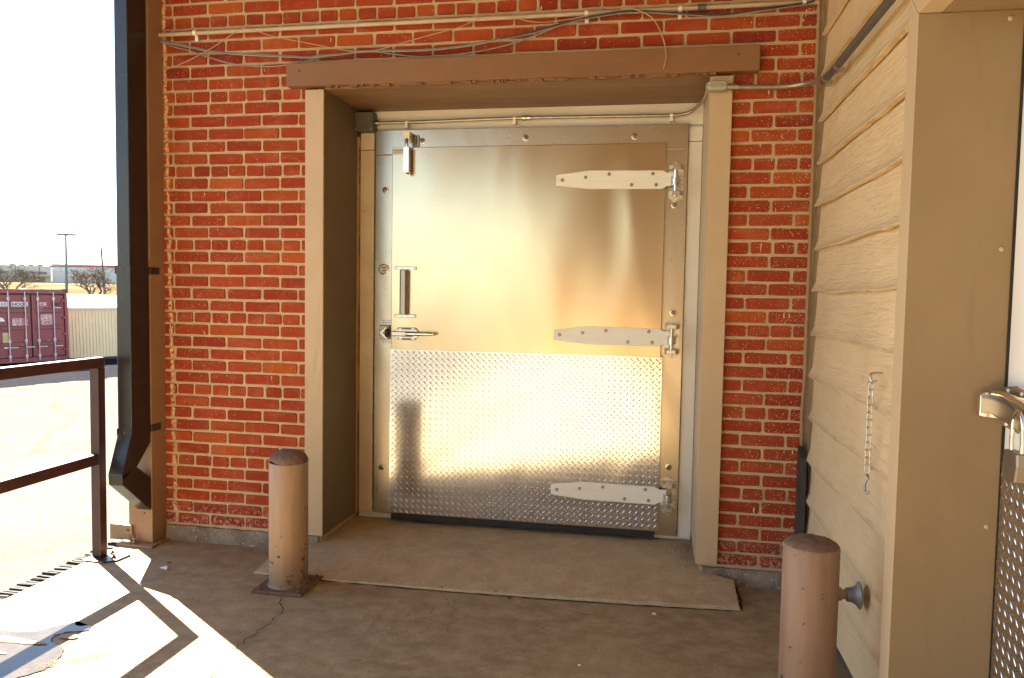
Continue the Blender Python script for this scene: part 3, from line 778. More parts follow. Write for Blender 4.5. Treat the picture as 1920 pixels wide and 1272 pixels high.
CT = [(-2.703, 2.639), (-2.576, 2.675), (-2.478, 2.718), (-2.39, 2.761), (-2.302, 2.807), (-2.239, 2.838), (-2.191, 2.844), (-2.144, 2.829), (-2.059, 2.8), (-1.989, 2.783), (-1.882, 2.761), (-1.751, 2.731), (-1.664, 2.712), (-1.586, 2.7), (-1.486, 2.698), (-1.38, 2.718), (-1.245, 2.748), (-1.134, 2.775), (-1.024, 2.798), (-0.951, 2.822), (-0.879, 2.843), (-0.807, 2.844), (-0.721, 2.829), (-0.664, 2.81), (-0.593, 2.802), (-0.51, 2.808), (-0.408, 2.817), (-0.299, 2.842), (-0.203, 2.828)]
CE = [(-0.202, 2.832), (-0.155, 2.836), (-0.121, 2.828), (-0.074, 2.806), (-0.04, 2.774), (-0.013, 2.727), (0.009, 2.674), (0.02, 2.62), (0.019, 2.581), (0.009, 2.542)]
def cable(name, pts, y, r, m, lab, dz=0.0):
    P = smoothpath([(x, y - .004*math.sin(i*1.7), z + dz) for i, (x, z) in enumerate(pts)], 3)
    o = MB().tube(P, r, 6).build(name, m, None, 60)
    return tag(o, lab, 'cable', 'cables on the brick wall')
cable('cable', CA, -.036, .0042, M_cable_b, 'blue grey cable sagging along the brick above the lintel, uppermost of the loose ones')
cable('cable', CA, -.044, .0034, M_cable_g, 'pale grey cable twisted with the blue grey one above the lintel', -.008)
cable('cable', CB, -.032, .0036, M_cable_g, 'grey cable drooping lowest, down to the top edge of the brown lintel')
cable('cable', CA[16:], -.052, .0040, M_cable_k, 'dark cable bundled at the upper right corner of the brick wall', -.004)
cable('wire', CT, -.050, .0022, M_wire, 'thin tan wire arching over the painted conduit and crossing the grey cables')
cable('wire', CE, -.082, .0026, M_wire, 'short loose wire end hanging in front of the brown lintel')
MB_t = MB().tube([(.645, -.05, 2.838), (.66, -.05, 2.84)], .011, 10).build('cable_tie', M_paper, None, 40)
tag(MB_t, 'white cable tie around the dark bundle at the upper right corner', 'cable tie')

# ================================================================== COLUMN, DOWNSPOUT, RAILING
co = thing('steel_column', 'square tan painted steel column at the left end of the brick wall', 'column', (-2.81, -.06, 0))
box('shaft', M_column, co, (-2.888, -2.740, -.125, .006, .012, 3.495), .003)
box('base_plate', M_column, co, (-2.925, -2.700, -.185, .004, .0, .012), .002)
bl = MB().tube([(-2.834, -.152, .012), (-2.834, -.152, .062)], .006, 10).build('anchor_bolt', M_rust, co, 40)
MB().lathe([(.013, 0), (.013, .012)], (-2.834, -.152, .014), 'z', 6).lathe([(.011, 0), (.011, .010)], (-2.834, -.152, .034), 'z', 6).build('nut', M_column, bl)
bk_ = box('bracket', M_column, co, (-3.003, -2.880, -.133, -.127, .018, .106), .001)
box('bracket_tab', M_column, bk_, (-2.912, -2.858, -.140, -.1335, .052, .106), .002)
MB().lathe([(.008, 0), (.006, .006)], (-2.884, -.140, .079), 'y', 6).build('bolt', M_rust, bk_)
MB().lathe([(.006, 0), (.003, .003)], (-2.789, -.1255, .178), 'y', 8).build('screw_hole', M_rust, co)

ds = thing('downspout', 'dark bronze square downspout kicking out at the foot of the tan column', 'downspout', (-2.79, -.2, 0))
DX0, DX1, DY0, DY1 = -2.828, -2.742, -.285, -.130
def dprism(name, poly):   # side profile in Y-Z swept across X
    return MB().prism(poly, lambda a, b, d: (d, a, b), DX0, DX1).build(name, M_down, ds, None, .004)
sec = [(3.92, 1.515), (1.56, .655)]
box('pipe', M_down, ds, (DX0, DX1, DY0, DY1, .66, 1.53), .005)
box('pipe', M_down, ds, (DX0 + .003, DX1 - .003, DY0 + .003, DY1 - .002, 1.53, 3.31), .005)
dprism('elbow', [(DY0, .66), (DY1, .66), (DY1, .585), (-.245, .47), (-.36, .425), (-.365, .45)])
dprism('elbow', [(-.365, .4495), (-.245, .4695), (-.13, .385), (-.13, .20), (-.362, .395)])
for z in (1.536, .662):
    s_ = MB()
    s_.box(DX0 - .003, DX1 + .003, DY0 - .003, DY0, z - .022, z + .022).box(DX1, DX1 + .004, DY0 - .003, DY1, z - .022, z + .022)
    s_.box(DX0 - .004, DX0, DY0 - .003, DY1, z - .022, z + .022)
    st = s_.build('strap', M_down, ds)
    MB().box(-2.7425, -2.735, -.127, -.045, z - .020, z + .020).build('strap_ear', M_down, st, None, .004)
    MB().lathe([(.007, 0), (.004, .005)], (-2.785, DY0 - .003, z), 'y', 8).build('rivet', M_rust, st)

ra = thing('dock_railing', 'dark brown square tube railing along the open left edge of the dock', 'railing', (-2.885, -.37, 0))
PX0, PX1 = -2.910, -2.858
POSTS = (-.390, -2.25, -4.10, -5.95)
for y in POSTS: 
    box('post', M_rail, ra, (PX0, PX1, y, y + .052, .010, 1.0175), .003)
box('top_rail', M_rail, ra, (PX0, PX1, -5.95, -.338, 1.018, 1.072), .003)
for a, b in ((-.390, -2.198), (-2.25, -4.048), (-4.10, -5.898)):
    box('mid_rail', M_rail, ra, (PX0 + .001, PX1 - .001, b + .0005, a - .0005, .507, .563), .003)
for y in POSTS:
    p_ = MB().prism([(-2.925, y + .115), (-2.925, y - .055), (-2.80, y - .060), (-2.745, y - .02), (-2.735, y + .075), (-2.80, y + .125)], lambda a, b, d: (a, b, d), .001, .0095).build('base_plate', M_rail, ra, None, .002)
    for dx, dy in ((-2.836, .062), (-2.79, .012)):
        MB().lathe([(.011, 0), (.011, .009), (.006, .010), (.006, .020)], (dx, y + dy, .0095), 'z', 6).build('bolt', M_rust, p_)

# laminated rubber bumper along the dock edge
bp = thing('dock_bumper', 'laminated black rubber dock bumper along the slab edge under the railing', 'bumper', (-2.94, -.5, -.3))
me = MB().box(-.056, .032, -.0062, .0062, 0, .293); me_ = me.mesh('slat'); me_.materials.append(M_oldrubber)
y = -.93
while y < -.12:
    link_copy(me_, 'slat', bp, (R.uniform(-.008, .006), y + .5, R.uniform(-.003, .010)), (R.uniform(-.05, .05), R.uniform(-.03, .03), R.uniform(-.08, .08)))
    y += R.uniform(.0145, .0195)
box('end_angle', M_rust, bp, (-2.975, -2.906, -.985, -.95, -.30, -.004), .002)

# ================================================================== BOLLARDS
def bollard(x, y, r, h, m, lab, domed, plate):
    b = thing('bollard', lab, 'bollard', (x, y, 0), 'bollards on the dock')
    z0 = .016 if plate else 0.0
    MB().lathe([(r + .006, z0), (r + .001, z0 + .010), (r, z0 + .02), (r, h*.5), (r, h - .004), (r - .003, h)], (x, y, 0), 'z', 48).build('pipe', m, b, 40)
    if domed:
        cp = MB(); n = 40; prof = [(r + .001, 0), (r - .001, .012), (r*.86, .033), (r*.6, .047), (r*.3, .054), (.002, .056)]
        vs = []; 
        for rr, hh in prof:
            for k in range(n):
                q = 2*math.pi*k/n
                lip = .012*math.exp(-((q - 4.15)/.30)**2) if hh < .02 else 0
                vs.append((x + rr*math.cos(q), y + rr*math.sin(q), h + .002 + hh + lip + R.uniform(-.0006, .0006)))
        fs = [(i*n+k, i*n+(k+1) % n, (i+1)*n+(k+1) % n, (i+1)*n+k) for i in range(len(prof)-1) for k in range(n)]
        cp.add(vs, fs).build('cap', M_cap, b, 60)
        MB().lathe([(r - .006, 0), (r - .006, .006)], (x, y, h - .005), 'z', 30).build('cap_gap', M_black, b)
    else:
        cp = MB(); n = 40; vs = []
        prof = [(r - .002, .0), (r - .006, .006), (r*.7, .016), (r*.35, .021), (.002, .023)]
        for rr, hh in prof:
            for k in range(n):
                q = 2*math.pi*k/n; vs.append((x + rr*math.cos(q), y + rr*math.sin(q), h + hh + R.uniform(-.0015, .0015)))
        fs = [(i*n+k, i*n+(k+1) % n, (i+1)*n+(k+1) % n, (i+1)*n+k) for i in range(len(prof)-1) for k in range(n)]
        cp.add(vs, fs).build('cap', M_cap, b, 60)
    if plate:
        p_ = box('base_plate', M_rust, b, (x - .127, x + .127, y - .127, y + .127, .001, .016), .003)
        for dx in (-.1, .1):
            for dy in (-.1, .1): MB().lathe([(.010, 0), (.010, .007), (.006, .008), (.005, .014)], (x + dx, y + dy, .016), 'z', 8).build('bolt', M_rust, p_)
    return b
bollard(-1.722, -.515, .0925, .615, M_boll, 'tan steel bollard with domed cap and rusty base plate beside the left door jamb', True, True)
bollard(.511, -1.40, .0855, .662, M_boll2, 'pinkish tan bollard with flat worn top close to the lap siding', False, True)

# ================================================================== SIDING WING
sd = thing('siding_wall', 'tan wood grain lap siding on the wall to the right of the brick', 'wall', (.75, -.7, .1))
SX = .729
def board(z0, y0, y1, warp, seed):
    r = random.Random(seed); ny = 44; ph1, ph2 = r.uniform(0, 6), r.uniform(0, 6)
    mb = MB(); prof = [(0.030, .232), (.026, .17), (.0225, .10), (.0185, .046), (.008, .019), (.0005, .006), (.002, .0), (.020, -.001)]   # (inset x, height)
    rows = len(prof)
    kinks = [(r.uniform(y1, y0), r.uniform(.02, .05), r.uniform(-1, 1)) for _ in range(3)]
    for i in range(ny + 1):
        y = y0 + (y1 - y0)*i/ny
        sag = warp*(.004*math.sin(4.1*y + ph1) + .003*math.sin(9.7*y + ph2)) + r.uniform(-.0006, .0006)
        for ky, kw, ka in kinks: sag += warp*.005*ka*math.exp(-((y - ky)/kw)**2)
        bul = warp*(.004*math.sin(3.3*y + ph2) + .003*math.sin(7.9*y + ph1))
        for k, (dx, dz) in enumerate(prof):
            t = 1 - dz/.232
            mb.v.append((SX + dx - bul*max(t, 0)*.9 - (.002*warp*math.sin(23*y + ph1)*t if k >= 3 else 0), y, z0 + dz + sag*max(t, 0)**2))
    for i in range(ny):
        for k in range(rows - 1): mb.f.append((i*rows+k, i*rows+k+1, (i+1)*rows+k+1, (i+1)*rows+k))
    return mb
zb = [.095] + [.274 + .2*k for k in range(18)]
for k, z0 in enumerate(zb):
    warp = .85 if .2 < z0 < 1.7 else .45
    y0 = -.078 + (0 if z0 > .8 else -.02) + R.uniform(-.004, .004)
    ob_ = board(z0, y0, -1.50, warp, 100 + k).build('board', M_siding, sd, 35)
# boards above the door opening and beyond it
for k, z0 in enumerate(zb):
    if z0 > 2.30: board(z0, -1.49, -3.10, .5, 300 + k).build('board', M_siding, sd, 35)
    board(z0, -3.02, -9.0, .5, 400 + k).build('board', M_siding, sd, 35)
box('sheathing', mat('dark_sheathing', (.10, .07, .045), None, 5, .8), sd, (.768, .80, -1.545, .011, 0.0, 3.9))
MB().box(.98, 6.5, -9.0, .011, -.2, 4.2).box(.76, .975, -9.0, -3.02, -.2, 4.2).box(.76, .975, -3.02, -1.60, 2.36, 4.2).build('wing_core', M_casing, sd)
# thin corner channel between brick and siding
jc = MB(); n = 60; a_ = []; b_ = []
for i in range(n + 1):
    z = .03 + 3.8*i/n; wv_ = .004*math.sin(z*5.1) + .003*math.sin(z*13) if z < 1.4 else 0
    a_.append((.716 + wv_, -.030, z)); b_.append((.728 + wv_, -.026, z))
c_ = [(x + .001, .0, z) for x, y, z in b_]
jc.add(a_ + b_ + c_, [(i, i+1, n+2+i, n+1+i) for i in range(n)] + [(n+1+i, n+2+i, 2*n+3+i, 2*n+2+i) for i in range(n)])
jc.build('corner_channel', M_casing, sd, 50)
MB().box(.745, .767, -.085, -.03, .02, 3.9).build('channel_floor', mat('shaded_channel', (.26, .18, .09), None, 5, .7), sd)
bkm = MB(); bkm.prism([(-.052, .73), (-.052, .10), (-.135, .10), (-.142, .60), (-.118, .685)], lambda a, b, d: (d, a, b), .700, .7285)
bkm.build('exposed_flashing', mat('black_flashing', (.030, .028, .032), (.05, .045, .045), 9, .5), sd)

# second door opening in the siding wall
s2 = thing('side_door_surround', 'tan sheet metal surround of the door opening at the right edge', 'door surround', (.8, -1.6, 0))
MB().prism([(-1.500, .0), (-1.585, .0), (-1.585, 2.238), (-1.500, 2.322)], lambda a, b, d: (d, a, b), .699, .760).build('casing', M_casing, s2, None, .0015)
MB().prism([(-1.5015, 2.3235), (-1.5865, 2.2395), (-3.0, 2.2395), (-3.085, 2.3235)], lambda a, b, d: (d, a, b), .699, .760).build('casing', M_casing, s2, None, .0015)
MB().prism([(-3.0, 0), (-3.085, 0), (-3.085, 2.322), (-3.0, 2.2385)], lambda a, b, d: (d, a, b), .699, .760).build('casing', M_casing, s2, None, .0015)
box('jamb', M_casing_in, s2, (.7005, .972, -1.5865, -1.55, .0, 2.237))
box('jamb', M_casing, s2, (.7005, .972, -3.05, -3.002, .0, 2.237))
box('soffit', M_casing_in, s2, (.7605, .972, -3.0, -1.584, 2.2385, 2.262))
for x, z in ((.941, 1.588), (.941, .805), (.933, 2.215)):
    MB().lathe([(.007, 0), (.006, .003), (.003, .005)], (x, -1.5865, z), 'y', 12).build('screw', M_casing, s2, 40)
d2 = thing('side_door', 'white cold room door with tread plate, cut off by the right edge of the view', 'door', (.975, -2.3, 0))
box('door_skin', mat('white_door', (.80, .78, .73), (.74, .71, .66), 2, .45), d2, (.973, 1.03, -2.99, -1.590, .03, 2.225), .003)
M_tread2 = steel_mat('grey_tread_plate', (.56, .49, .41), .34, .1, 3)
k2 = box('kick_plate', M_tread2, d2, (.969, .9728, -2.985, -1.592, .03, .995))
tr = treads(-2.985, -1.592, .03, .995, lambda a, b, h: (.969 - h, a, b), .0354, .0135, .0030, .0021).build('raised_treads', M_tread, k2, 60); tr['kind'] = 'stuff'
box('gasket', M_rubber, d2, (.967, 1.0, -1.5898, -1.584, .0, 2.236))
# chrome latch with padlock on that door
l2 = MB().prism([(-1.60, 1.100), (-1.60, 1.205), (-1.68, 1.218), (-1.80, 1.205), (-1.92, 1.175), (-1.92, 1.10), (-1.78, 1.088)], lambda a, b, d: (d, a, b), .955, .9728).build('latch', M_chrome, d2, None, .003)
MB().prism([(.892, 1.125), (.892, 1.185), (.905, 1.192), (.955, 1.185), (.955, 1.118), (.905, 1.122)], lambda a, b, d: (a, d, b), -1.625, -1.600).build('keeper', M_chrome, l2, None, .003)
MB().prism([(-1.618, 1.132), (-1.618, 1.178), (-1.72, 1.175), (-1.82, 1.150), (-1.82, 1.105), (-1.72, 1.122)], lambda a, b, d: (d, a, b), .918, .9548).build('latch_body', M_dsteel, l2, None, .006)
MB().tube([(.925, -1.63, 1.190), (.925, -1.70, 1.194), (.925, -1.80, 1.180), (.925, -1.90, 1.150)], .009, 10).build('lever', M_chrome, l2, 40)
for y_, z_ in ((-1.64, 1.200), (-1.72, 1.200), (-1.64, 1.108), (-1.73, 1.098)): MB().lathe([(.006, 0), (.004, .003)], (.955, y_, z_), 'x', 10).build('screw', M_galv, l2)
pk = thing('padlock', 'steel padlock hanging from the chrome latch at the right edge', 'padlock', (.925, -1.78, 1.0))
sh = [(.915, -1.775, 1.055), (.915, -1.772, 1.10), (.915, -1.778, 1.14), (.915, -1.80, 1.165), (.915, -1.825, 1.145), (.915, -1.83, 1.10), (.915, -1.83, 1.055)]
MB().tube(smoothpath(sh, 4), .0055, 10).build('shackle', M_chrome, pk, 50)
MB().prism([(-1.765, 1.062), (-1.760, 1.03), (-1.768, .992), (-1.772, .985), (-1.832, .985), (-1.842, 1.03), (-1.838, 1.062)], lambda a, b, d: (d, a, b), .900, .930).build('lock_body', M_dsteel, pk, None, .004)

# chain hanging on the siding
ch = thing('chain', 'short steel chain with an S hook hanging on the tan siding', 'chain', (.708, -1.24, 1.2))
MB().tube(smoothpath([(.732, -1.282, 1.205), (.700, -1.288, 1.204), (.692, -1.295, 1.196), (.694, -1.300, 1.180), (.700, -1.296, 1.172)], 4), .0036, 8).build('screw_hook', M_zinc, ch, 50)
def link_mesh():
    pts = []; a, b = .0062, .0085
    for k in range(10): q = math.pi*k/9; pts.append((b*math.cos(q), 0, a + b*math.sin(q)))
    for k in range(10): q = math.pi + math.pi*k/9; pts.append((b*math.cos(q), 0, -a + b*math.sin(q)))
    return MB().tube(pts, .0023, 7, closed=True)
lm = link_mesh().mesh('link', (0, 0, 0), 60); lm.materials.append(M_zinc)
lz = 1.158; k = 0
link_copy(lm, 'link', ch, (.706 - .708, -1.266 + 1.24, 1.174 - 1.2), (rad(70), 0, rad(90)))
while lz > .865:
    link_copy(lm, 'link', ch, (.709 - .708 + R.uniform(-.001, .001), -1.243 + 1.24 + (1.158 - lz)*.02, lz - 1.2), (R.uniform(-.06, .06), R.uniform(-.06, .06), rad(90 + 40) if k % 2 else rad(15)))
    lz -= .0252; k += 1
MB().tube(smoothpath([(.710, -1.232, .862), (.716, -1.228, .852), (.711, -1.226, .838), (.706, -1.228, .822), (.706, -1.234, .806), (.711, -1.242, .800), (.716, -1.243, .808)], 4), .0042, 8).build('s_hook', M_dsteel, ch, 50)

# flanged pipe stub behind the right bollard
fl = thing('pipe_flange', 'grey galvanised pipe stub and round flange fixed low on the siding behind the bollard', 'pipe fitting', (.72, -1.137, .413))
MB().lathe([(.047, 0), (.047, .004), (.034, .012), (.026, .026), (.024, .044)], (.729, -1.137, .413), 'x', 32).build('flange', mat('galvanised_grey', (.24, .25, .25), (.17, .17, .17), 25, .5, .5), fl, 40)
MB().tube([(.69, -1.137, .413), (.54, -1.137, .413)], .0165, 18).build('pipe', M_dsteel, fl, 40)
MB().tube([(.668, -1.137, .413), (.636, -1.137, .413)], .0235, 18).build('collar', M_dsteel, fl, 40)
MB().tube([(.56, -1.137, .413), (.53, -1.137, .413)], .022, 18).build('end_cap', M_dsteel, fl, 40)

# ================================================================== CANOPY OVER THE DOCK
cp = MB(); cp.box(-3.3, .75, -12.0, -.005, 3.50, 3.65)
cp = cp.build('canopy_roof', mat('canopy_underside', (.26, .19, .12), (.22, .16, .10), 1.5, .7)); tag(cp, kind='structure')
for y in (-2.5, -5.0, -7.5, -9.7): MB().box(-2.9, .72, y - .06, y + .06, 3.30, 3.499).build('beam', M_column, cp)
MB().box(-2.95, -2.73, -12.0, -.13, 3.32, 3.498).build('beam', M_column, cp)

tag(MB().box(-1.7, .728, -10.3, -10.0, .0, 3.28).build('wall', mat('unseen_end_wall', (.30, .21, .12), (.26, .18, .10), 1.5, .7)), kind='structure')  # unseen end wall, added for the brown reflection in the steel door
# ================================================================== SMALL LITTER
def chipm(x, y, r, h, z=.0, n=6, seed=0):
    q = random.Random(seed); pts = [(x + r*q.uniform(.6, 1.2)*math.cos(2*math.pi*k/n), y + r*q.uniform(.5, 1.0)*math.sin(2*math.pi*k/n)) for k in range(n)]
    mb = MB(); mb.add([(a, b, z + .001) for a, b in pts] + [(a*.7 + x*.3, b*.7 + y*.3, z + h*q.uniform(.7, 1)) for a, b in pts], [tuple(range(n))[::-1], tuple(range(n, 2*n))] + [(i, (i+1) % n, n+(i+1) % n, n+i) for i in range(n)])
    return mb
tag(chipm(.034, -.458, .016, .006, 0, 6, 3).build('paper_scrap', M_paper), 'crumpled white paper scrap on the floor in front of the apron', 'litter')
tag(MB().add([(-2.475, -.447, .004), (-2.415, -.468, .005), (-2.455, -.425, .009), (-2.43, -.44, .012)], [(0, 1, 3), (0, 3, 2)]).build('paper_chip', M_paper), 'small white paper chip on the shaded floor by the column', 'litter')
tag(chipm(-2.474, -.363, .012, .008, 0, 7, 5).build('dead_leaf', M_rust), 'tiny curled dark leaf on the floor near the column', 'leaf')
for i, (x, y, r_, lab) in enumerate(((-.64, -.43, .011, 'brown clod in the joint at the front of the apron'), (-.25, -1.02, .008, 'lone pale pebble on the shaded dock floor'), (-2.04, -.045, .016, 'dark clod against the foot of the brick wall'))):
    tag(chipm(x, y, r_, r_*.8, 0, 7, 20 + i).build('pebble', M_rust if i != 1 else M_paper), lab, 'pebble')
gv = MB(); q = random.Random(4)
for i in range(420):
    x = .235 - abs(q.gauss(0, .055)); y = .43 - abs(q.gauss(0, .18)); s_ = q.uniform(.0012, .0035)
    c = chipm(x, y, s_, s_*1.4, rz(y), 5, i); gv.add(c.v, c.f)
tag(gv.build('grit', mat('yellow_grit', (.40, .27, .11), (.2, .13, .06), 200, .9)), 'loose yellow grit swept into the corner by the right jamb', 'grit', kind='stuff')
sv = MB()
for i in range(1500):
    x = -2.14 + q.gauss(0, .055) ; y = -1.38 + (x + 2.14)*.85 + q.gauss(0, .022); s_ = q.uniform(.001, .0026)
    c = chipm(x, y, s_, s_*1.2, 0.004, 4, i); sv.add(c.v, c.f)
tag(sv.build('sand', M_sand), 'patch of orange sand drying on the sunlit dock floor', 'sand', kind='stuff')
dv = MB()
for i in range(260):
    x = q.uniform(-2.7, .5); y = q.uniform(-1.7, -.02); s_ = q.uniform(.0010, .0030)
    if -1.9 < x < .4 and y > -.42: continue
    c = chipm(x, y, s_, s_*1.2, 0, 5, i); dv.add(c.v, c.f)
tag(dv.build('debris', M_cap), 'fine dark debris scattered over the dock floor', 'debris', kind='stuff')

# ================================================================== BACKGROUND
# shipping container seen end-on
CN = Vector((.940, -.342, 0)).normalized(); CXv = Vector((-CN.y, CN.x, 0))   # outward normal, right-hand direction
CB0 = Vector((-20.86, 18.90, -1.25))
def cpt(u, w, z): # u right, w outward, z up
    tilt = z * -.022
    return tuple(CB0 + CXv*(u + tilt) + CN*w + Vector((0, 0, z)))
ct = thing('shipping_container', 'dark red shipping container with locking rods on its closed end doors', 'shipping container', tuple(CB0))
def cbox(name, m, u0, u1, w0, w1, z0, z1, par=ct):
    vs = [cpt(u, w, z) for z in (z0, z1) for u, w in ((u0, w0), (u1, w0), (u1, w1), (u0, w1))]
    return MB().add(vs, [(0,3,2,1),(4,5,6,7),(0,1,5,4),(1,2,6,5),(2,3,7,6),(3,0,4,7)]).build(name, m, par)
cbox('body', M_cont, -1.20, 1.20, -6.05, -.12, .14, 2.56)
cbox('top_rail', M_cont, -1.22, 1.22, -.12, .02, 2.46, 2.60)
cbox('bottom_rail', M_cont, -1.22, 1.22, -.12, .02, .12, .27)
for u in (-1.17, 1.17): cbox('corner_post', M_cont, u - .05, u + .05, -.12, .02, .27, 2.46)
for u in (-1.16, 1.16):
    for z in (.06, 2.50): cbox('corner_casting', M_contrust, u - .075, u + .075, -.14, .03, z, z + .12)
cbox('gasket', M_cont_d, -1.12, 1.12, -.115, -.07, .27, 2.46)
for s_ in (-1, 1):
    u0, u1 = (.03, 1.10) if s_ > 0 else (-1.10, -.03)
    dr = cbox('door_leaf', M_cont, u0, u1, -.07, -.025, .30, 2.40)
    for z in (.62, 1.13, 1.62, 2.08) if False else (.66, 1.22, 1.80):
        cbox('recess_rib', M_cont_d, u0 + .10, u1 - .10, -.025, -.018, z, z + .02, dr)
        cbox('recess_rib', M_cont, u0 + .10, u1 - .10, -.025, -.005, z + .02, z + .13, dr)
        cbox('recess_rib', M_cont_d, u0 + .10, u1 - .10, -.025, -.018, z + .13, z + .15, dr)
    for z in (.50, 1.05, 1.62, 2.22):
        cbox('hinge', M_cont, s_*1.10 - .06, s_*1.10 + .06, -.025, .03, z - .035, z + .035, dr)
    for u in ((u0 + .18), (u1 - .36)) if s_ > 0 else ((u0 + .36), (u1 - .18)):
        rd = MB().tube([cpt(u, .015, .16), cpt(u, .015, 2.52)], .020, 8).build('lock_rod', M_rod, ct, 50)
        for z in (.33, .85, 2.28): cbox('rod_guide', M_rod, u - .045, u + .035, -.025, .035, z - .05, z + .05, rd)
        cbox('rod_handle', M_rod, u - .02, u + .26, .02, .045, .62, .655, rd)
U = tuple(CXv); ZU = (0, 0, 1)
wp = cbox('name_plate', M_ink_w, -.62, -.10, -.0245, -.020, 2.02, 2.17)
text('HOOK', .15, M_ink, wp, cpt(-.60, -.018, 2.04), U, ZU, bold=.006, sx=1.05)
wp = cbox('name_plate', M_ink_w, -1.08, -.72, -.0245, -.020, 2.02, 2.17)
text('TER', .15, M_ink, wp, cpt(-1.06, -.018, 2.04), U, ZU, sx=1.1)
wp = cbox('code_plate', M_stick, .27, .52, -.0245, -.020, 2.02, 2.16); wp = cbox('code_plate', M_stick, .27, .40, -.0245, -.020, 1.87, 1.97)
text('GB', .09, M_ink, wp, cpt(.28, -.018, 1.885), U, ZU)
wp = cbox('code_plate', M_ink_w, .74, 1.00, -.0245, -.020, 1.86, 1.98)
text('858822 1', .14, M_ink, wp, cpt(.68, -.018, 2.05), U, ZU, bold=.004, sx=.72)
text('2210', .11, M_ink, wp, cpt(.75, -.018, 1.88), U, ZU, bold=.003, sx=.85)
cbox('sticker', M_stick, -.62, -.13, -.0245, -.020, 1.30, 1.62)
cbox('sticker', M_stick, .31, .70, -.0245, -.020, 1.32, 1.74)
cbox('sticker', M_stick2, -.93, -.71, -.0245, -.020, .78, 1.14)
cbox('sticker', M_paper, -.90, -.76, -.0245, -.020, .62, .70)
sk_ = MB(); pts = [(-.98 + .13*math.cos(math.pi*k/8), 1.52 + .13*math.sin(math.pi*k/8)) for k in range(9)]
sk_.prism(pts, lambda a, b, d: cpt(a, d, b), -.0245, -.020).build('sticker', M_paper, ct)

# metal storage shed beside it
SN = Vector((1.37, -.93, 0)).normalized(); SV = Vector((.93, 1.37, 0)).normalized()
SB0 = Vector((-21.5, 20.05, -1.25))
def spt(u, w, z): return tuple(SB0 + SV*(u - z*.03) + SN*w + Vector((0, 0, z)))
sh_ = thing('storage_shed', 'low tan ribbed metal shed standing beside the red container', 'shed', tuple(SB0))
prof = []; u = 0
while u < 7.0:
    prof += [(u, 0), (u + .085, 0), (u + .095, .018), (u + .105, .018), (u + .112, 0)]; u += .112
wl_ = MB(); n = len(prof)
wl_.add([spt(a, b, .10) for a, b in prof] + [spt(a, b, 1.93) for a, b in prof], [(i, i+1, n+i+1, n+i) for i in range(n-1)])
wl_.build('ribbed_wall', M_shed, sh_)
def sbox(name, m, u0, u1, w0, w1, z0, z1):
    vs = [spt(a, b, z) for z in (z0, z1) for a, b in ((u0, w0), (u1, w0), (u1, w1), (u0, w1))]
    return MB().add(vs, [(0,3,2,1),(4,5,6,7),(0,1,5,4),(1,2,6,5),(2,3,7,6),(3,0,4,7)]).build(name, m, sh_)
sbox('core', M_shed, 0, 7.0, -4.0, -.01, .10, 1.92)
sbox('skid', M_black, .1, 6.9, -.4, -.03, .0, .10)
MB().add([spt(-.15, .12, 1.90), spt(7.1, .12, 1.90), spt(7.1, -2.0, 2.16), spt(-.15, -2.0, 2.42), spt(-.15, .12, 1.98), spt(7.1, .12, 1.98), spt(7.1, -2.0, 2.24), spt(-.15, -2.0, 2.50), spt(-.15, -4.1, 1.9), spt(7.1, -4.1, 1.9)],
         [(0, 1, 2, 3), (4, 5, 6, 7), (0, 1, 5, 4), (3, 0, 4, 7), (1, 2, 6, 5), (7, 6, 9, 8)]).build('roof', M_shedroof, sh_)

# bare trees
def tree(base, H, W, lab, seed, lean=0.0):
    r = random.Random(seed); root = thing('bare_tree', lab, 'tree', base, 'bare trees in the field')
    trunk = MB(); tw = MB(); twig_r = H*.0035
    def grow(p, d, L, rr, lv):
        mid = p + d*L*.5 + Vector((r.uniform(-1, 1), r.uniform(-1, 1), r.uniform(-.3, .6)))*L*.07
        e = mid + (d + Vector((r.uniform(-.25, .25), r.uniform(-.25, .25), r.uniform(-.1, .2)))).normalized()*L*.5
        (trunk if lv < 2 else tw).tube([p, mid, e], [rr, rr*.85, rr*.68], 6 if lv < 3 else 3, caps=False)
        if lv >= 6: return
        nb = 3 if lv < 3 else r.choice((2, 3))
        for k in range(nb):
            a = r.uniform(0, 2*math.pi); sp = r.uniform(.45, .95)
            q = Vector((math.cos(a)*sp*W, math.sin(a)*sp*W, r.uniform(-.12, .55)))
            nd = (d*.75 + q).normalized()
            st_ = e if k < 2 else mid
            grow(st_, nd, L*r.uniform(.62, .82), max(rr*.58, twig_r), lv + 1)
    b = Vector(base)
    for k in range(3):
        a = k*2.1 + r.uniform(0, 1)
        grow(b + Vector((math.cos(a)*.1, math.sin(a)*.1, -.1)), Vector((math.cos(a)*.35*W + lean, math.sin(a)*.35*W, 1)).normalized(), H*.27, H*.024, 0)
    trunk.build('trunk', M_bark, root); tw.build('crown', M_bark, root)
def gz(x, y): return ground_z(x, y)
tree((-63.0, 73.7, gz(-63, 73.7) - .1), 6.2, 1.3, 'wide bare tree left of the wooden utility pole', 11)
tree((-82.7, 83.0, gz(-82.7, 83) - .1), 6.0, 1.3, 'bare tree with a split trunk behind the red container', 23, -.1)
tree((-85.2, 81.0, gz(-85.2, 81) - .1), 4.8, 1.3, 'smaller bare tree at the far left edge of the view', 35)

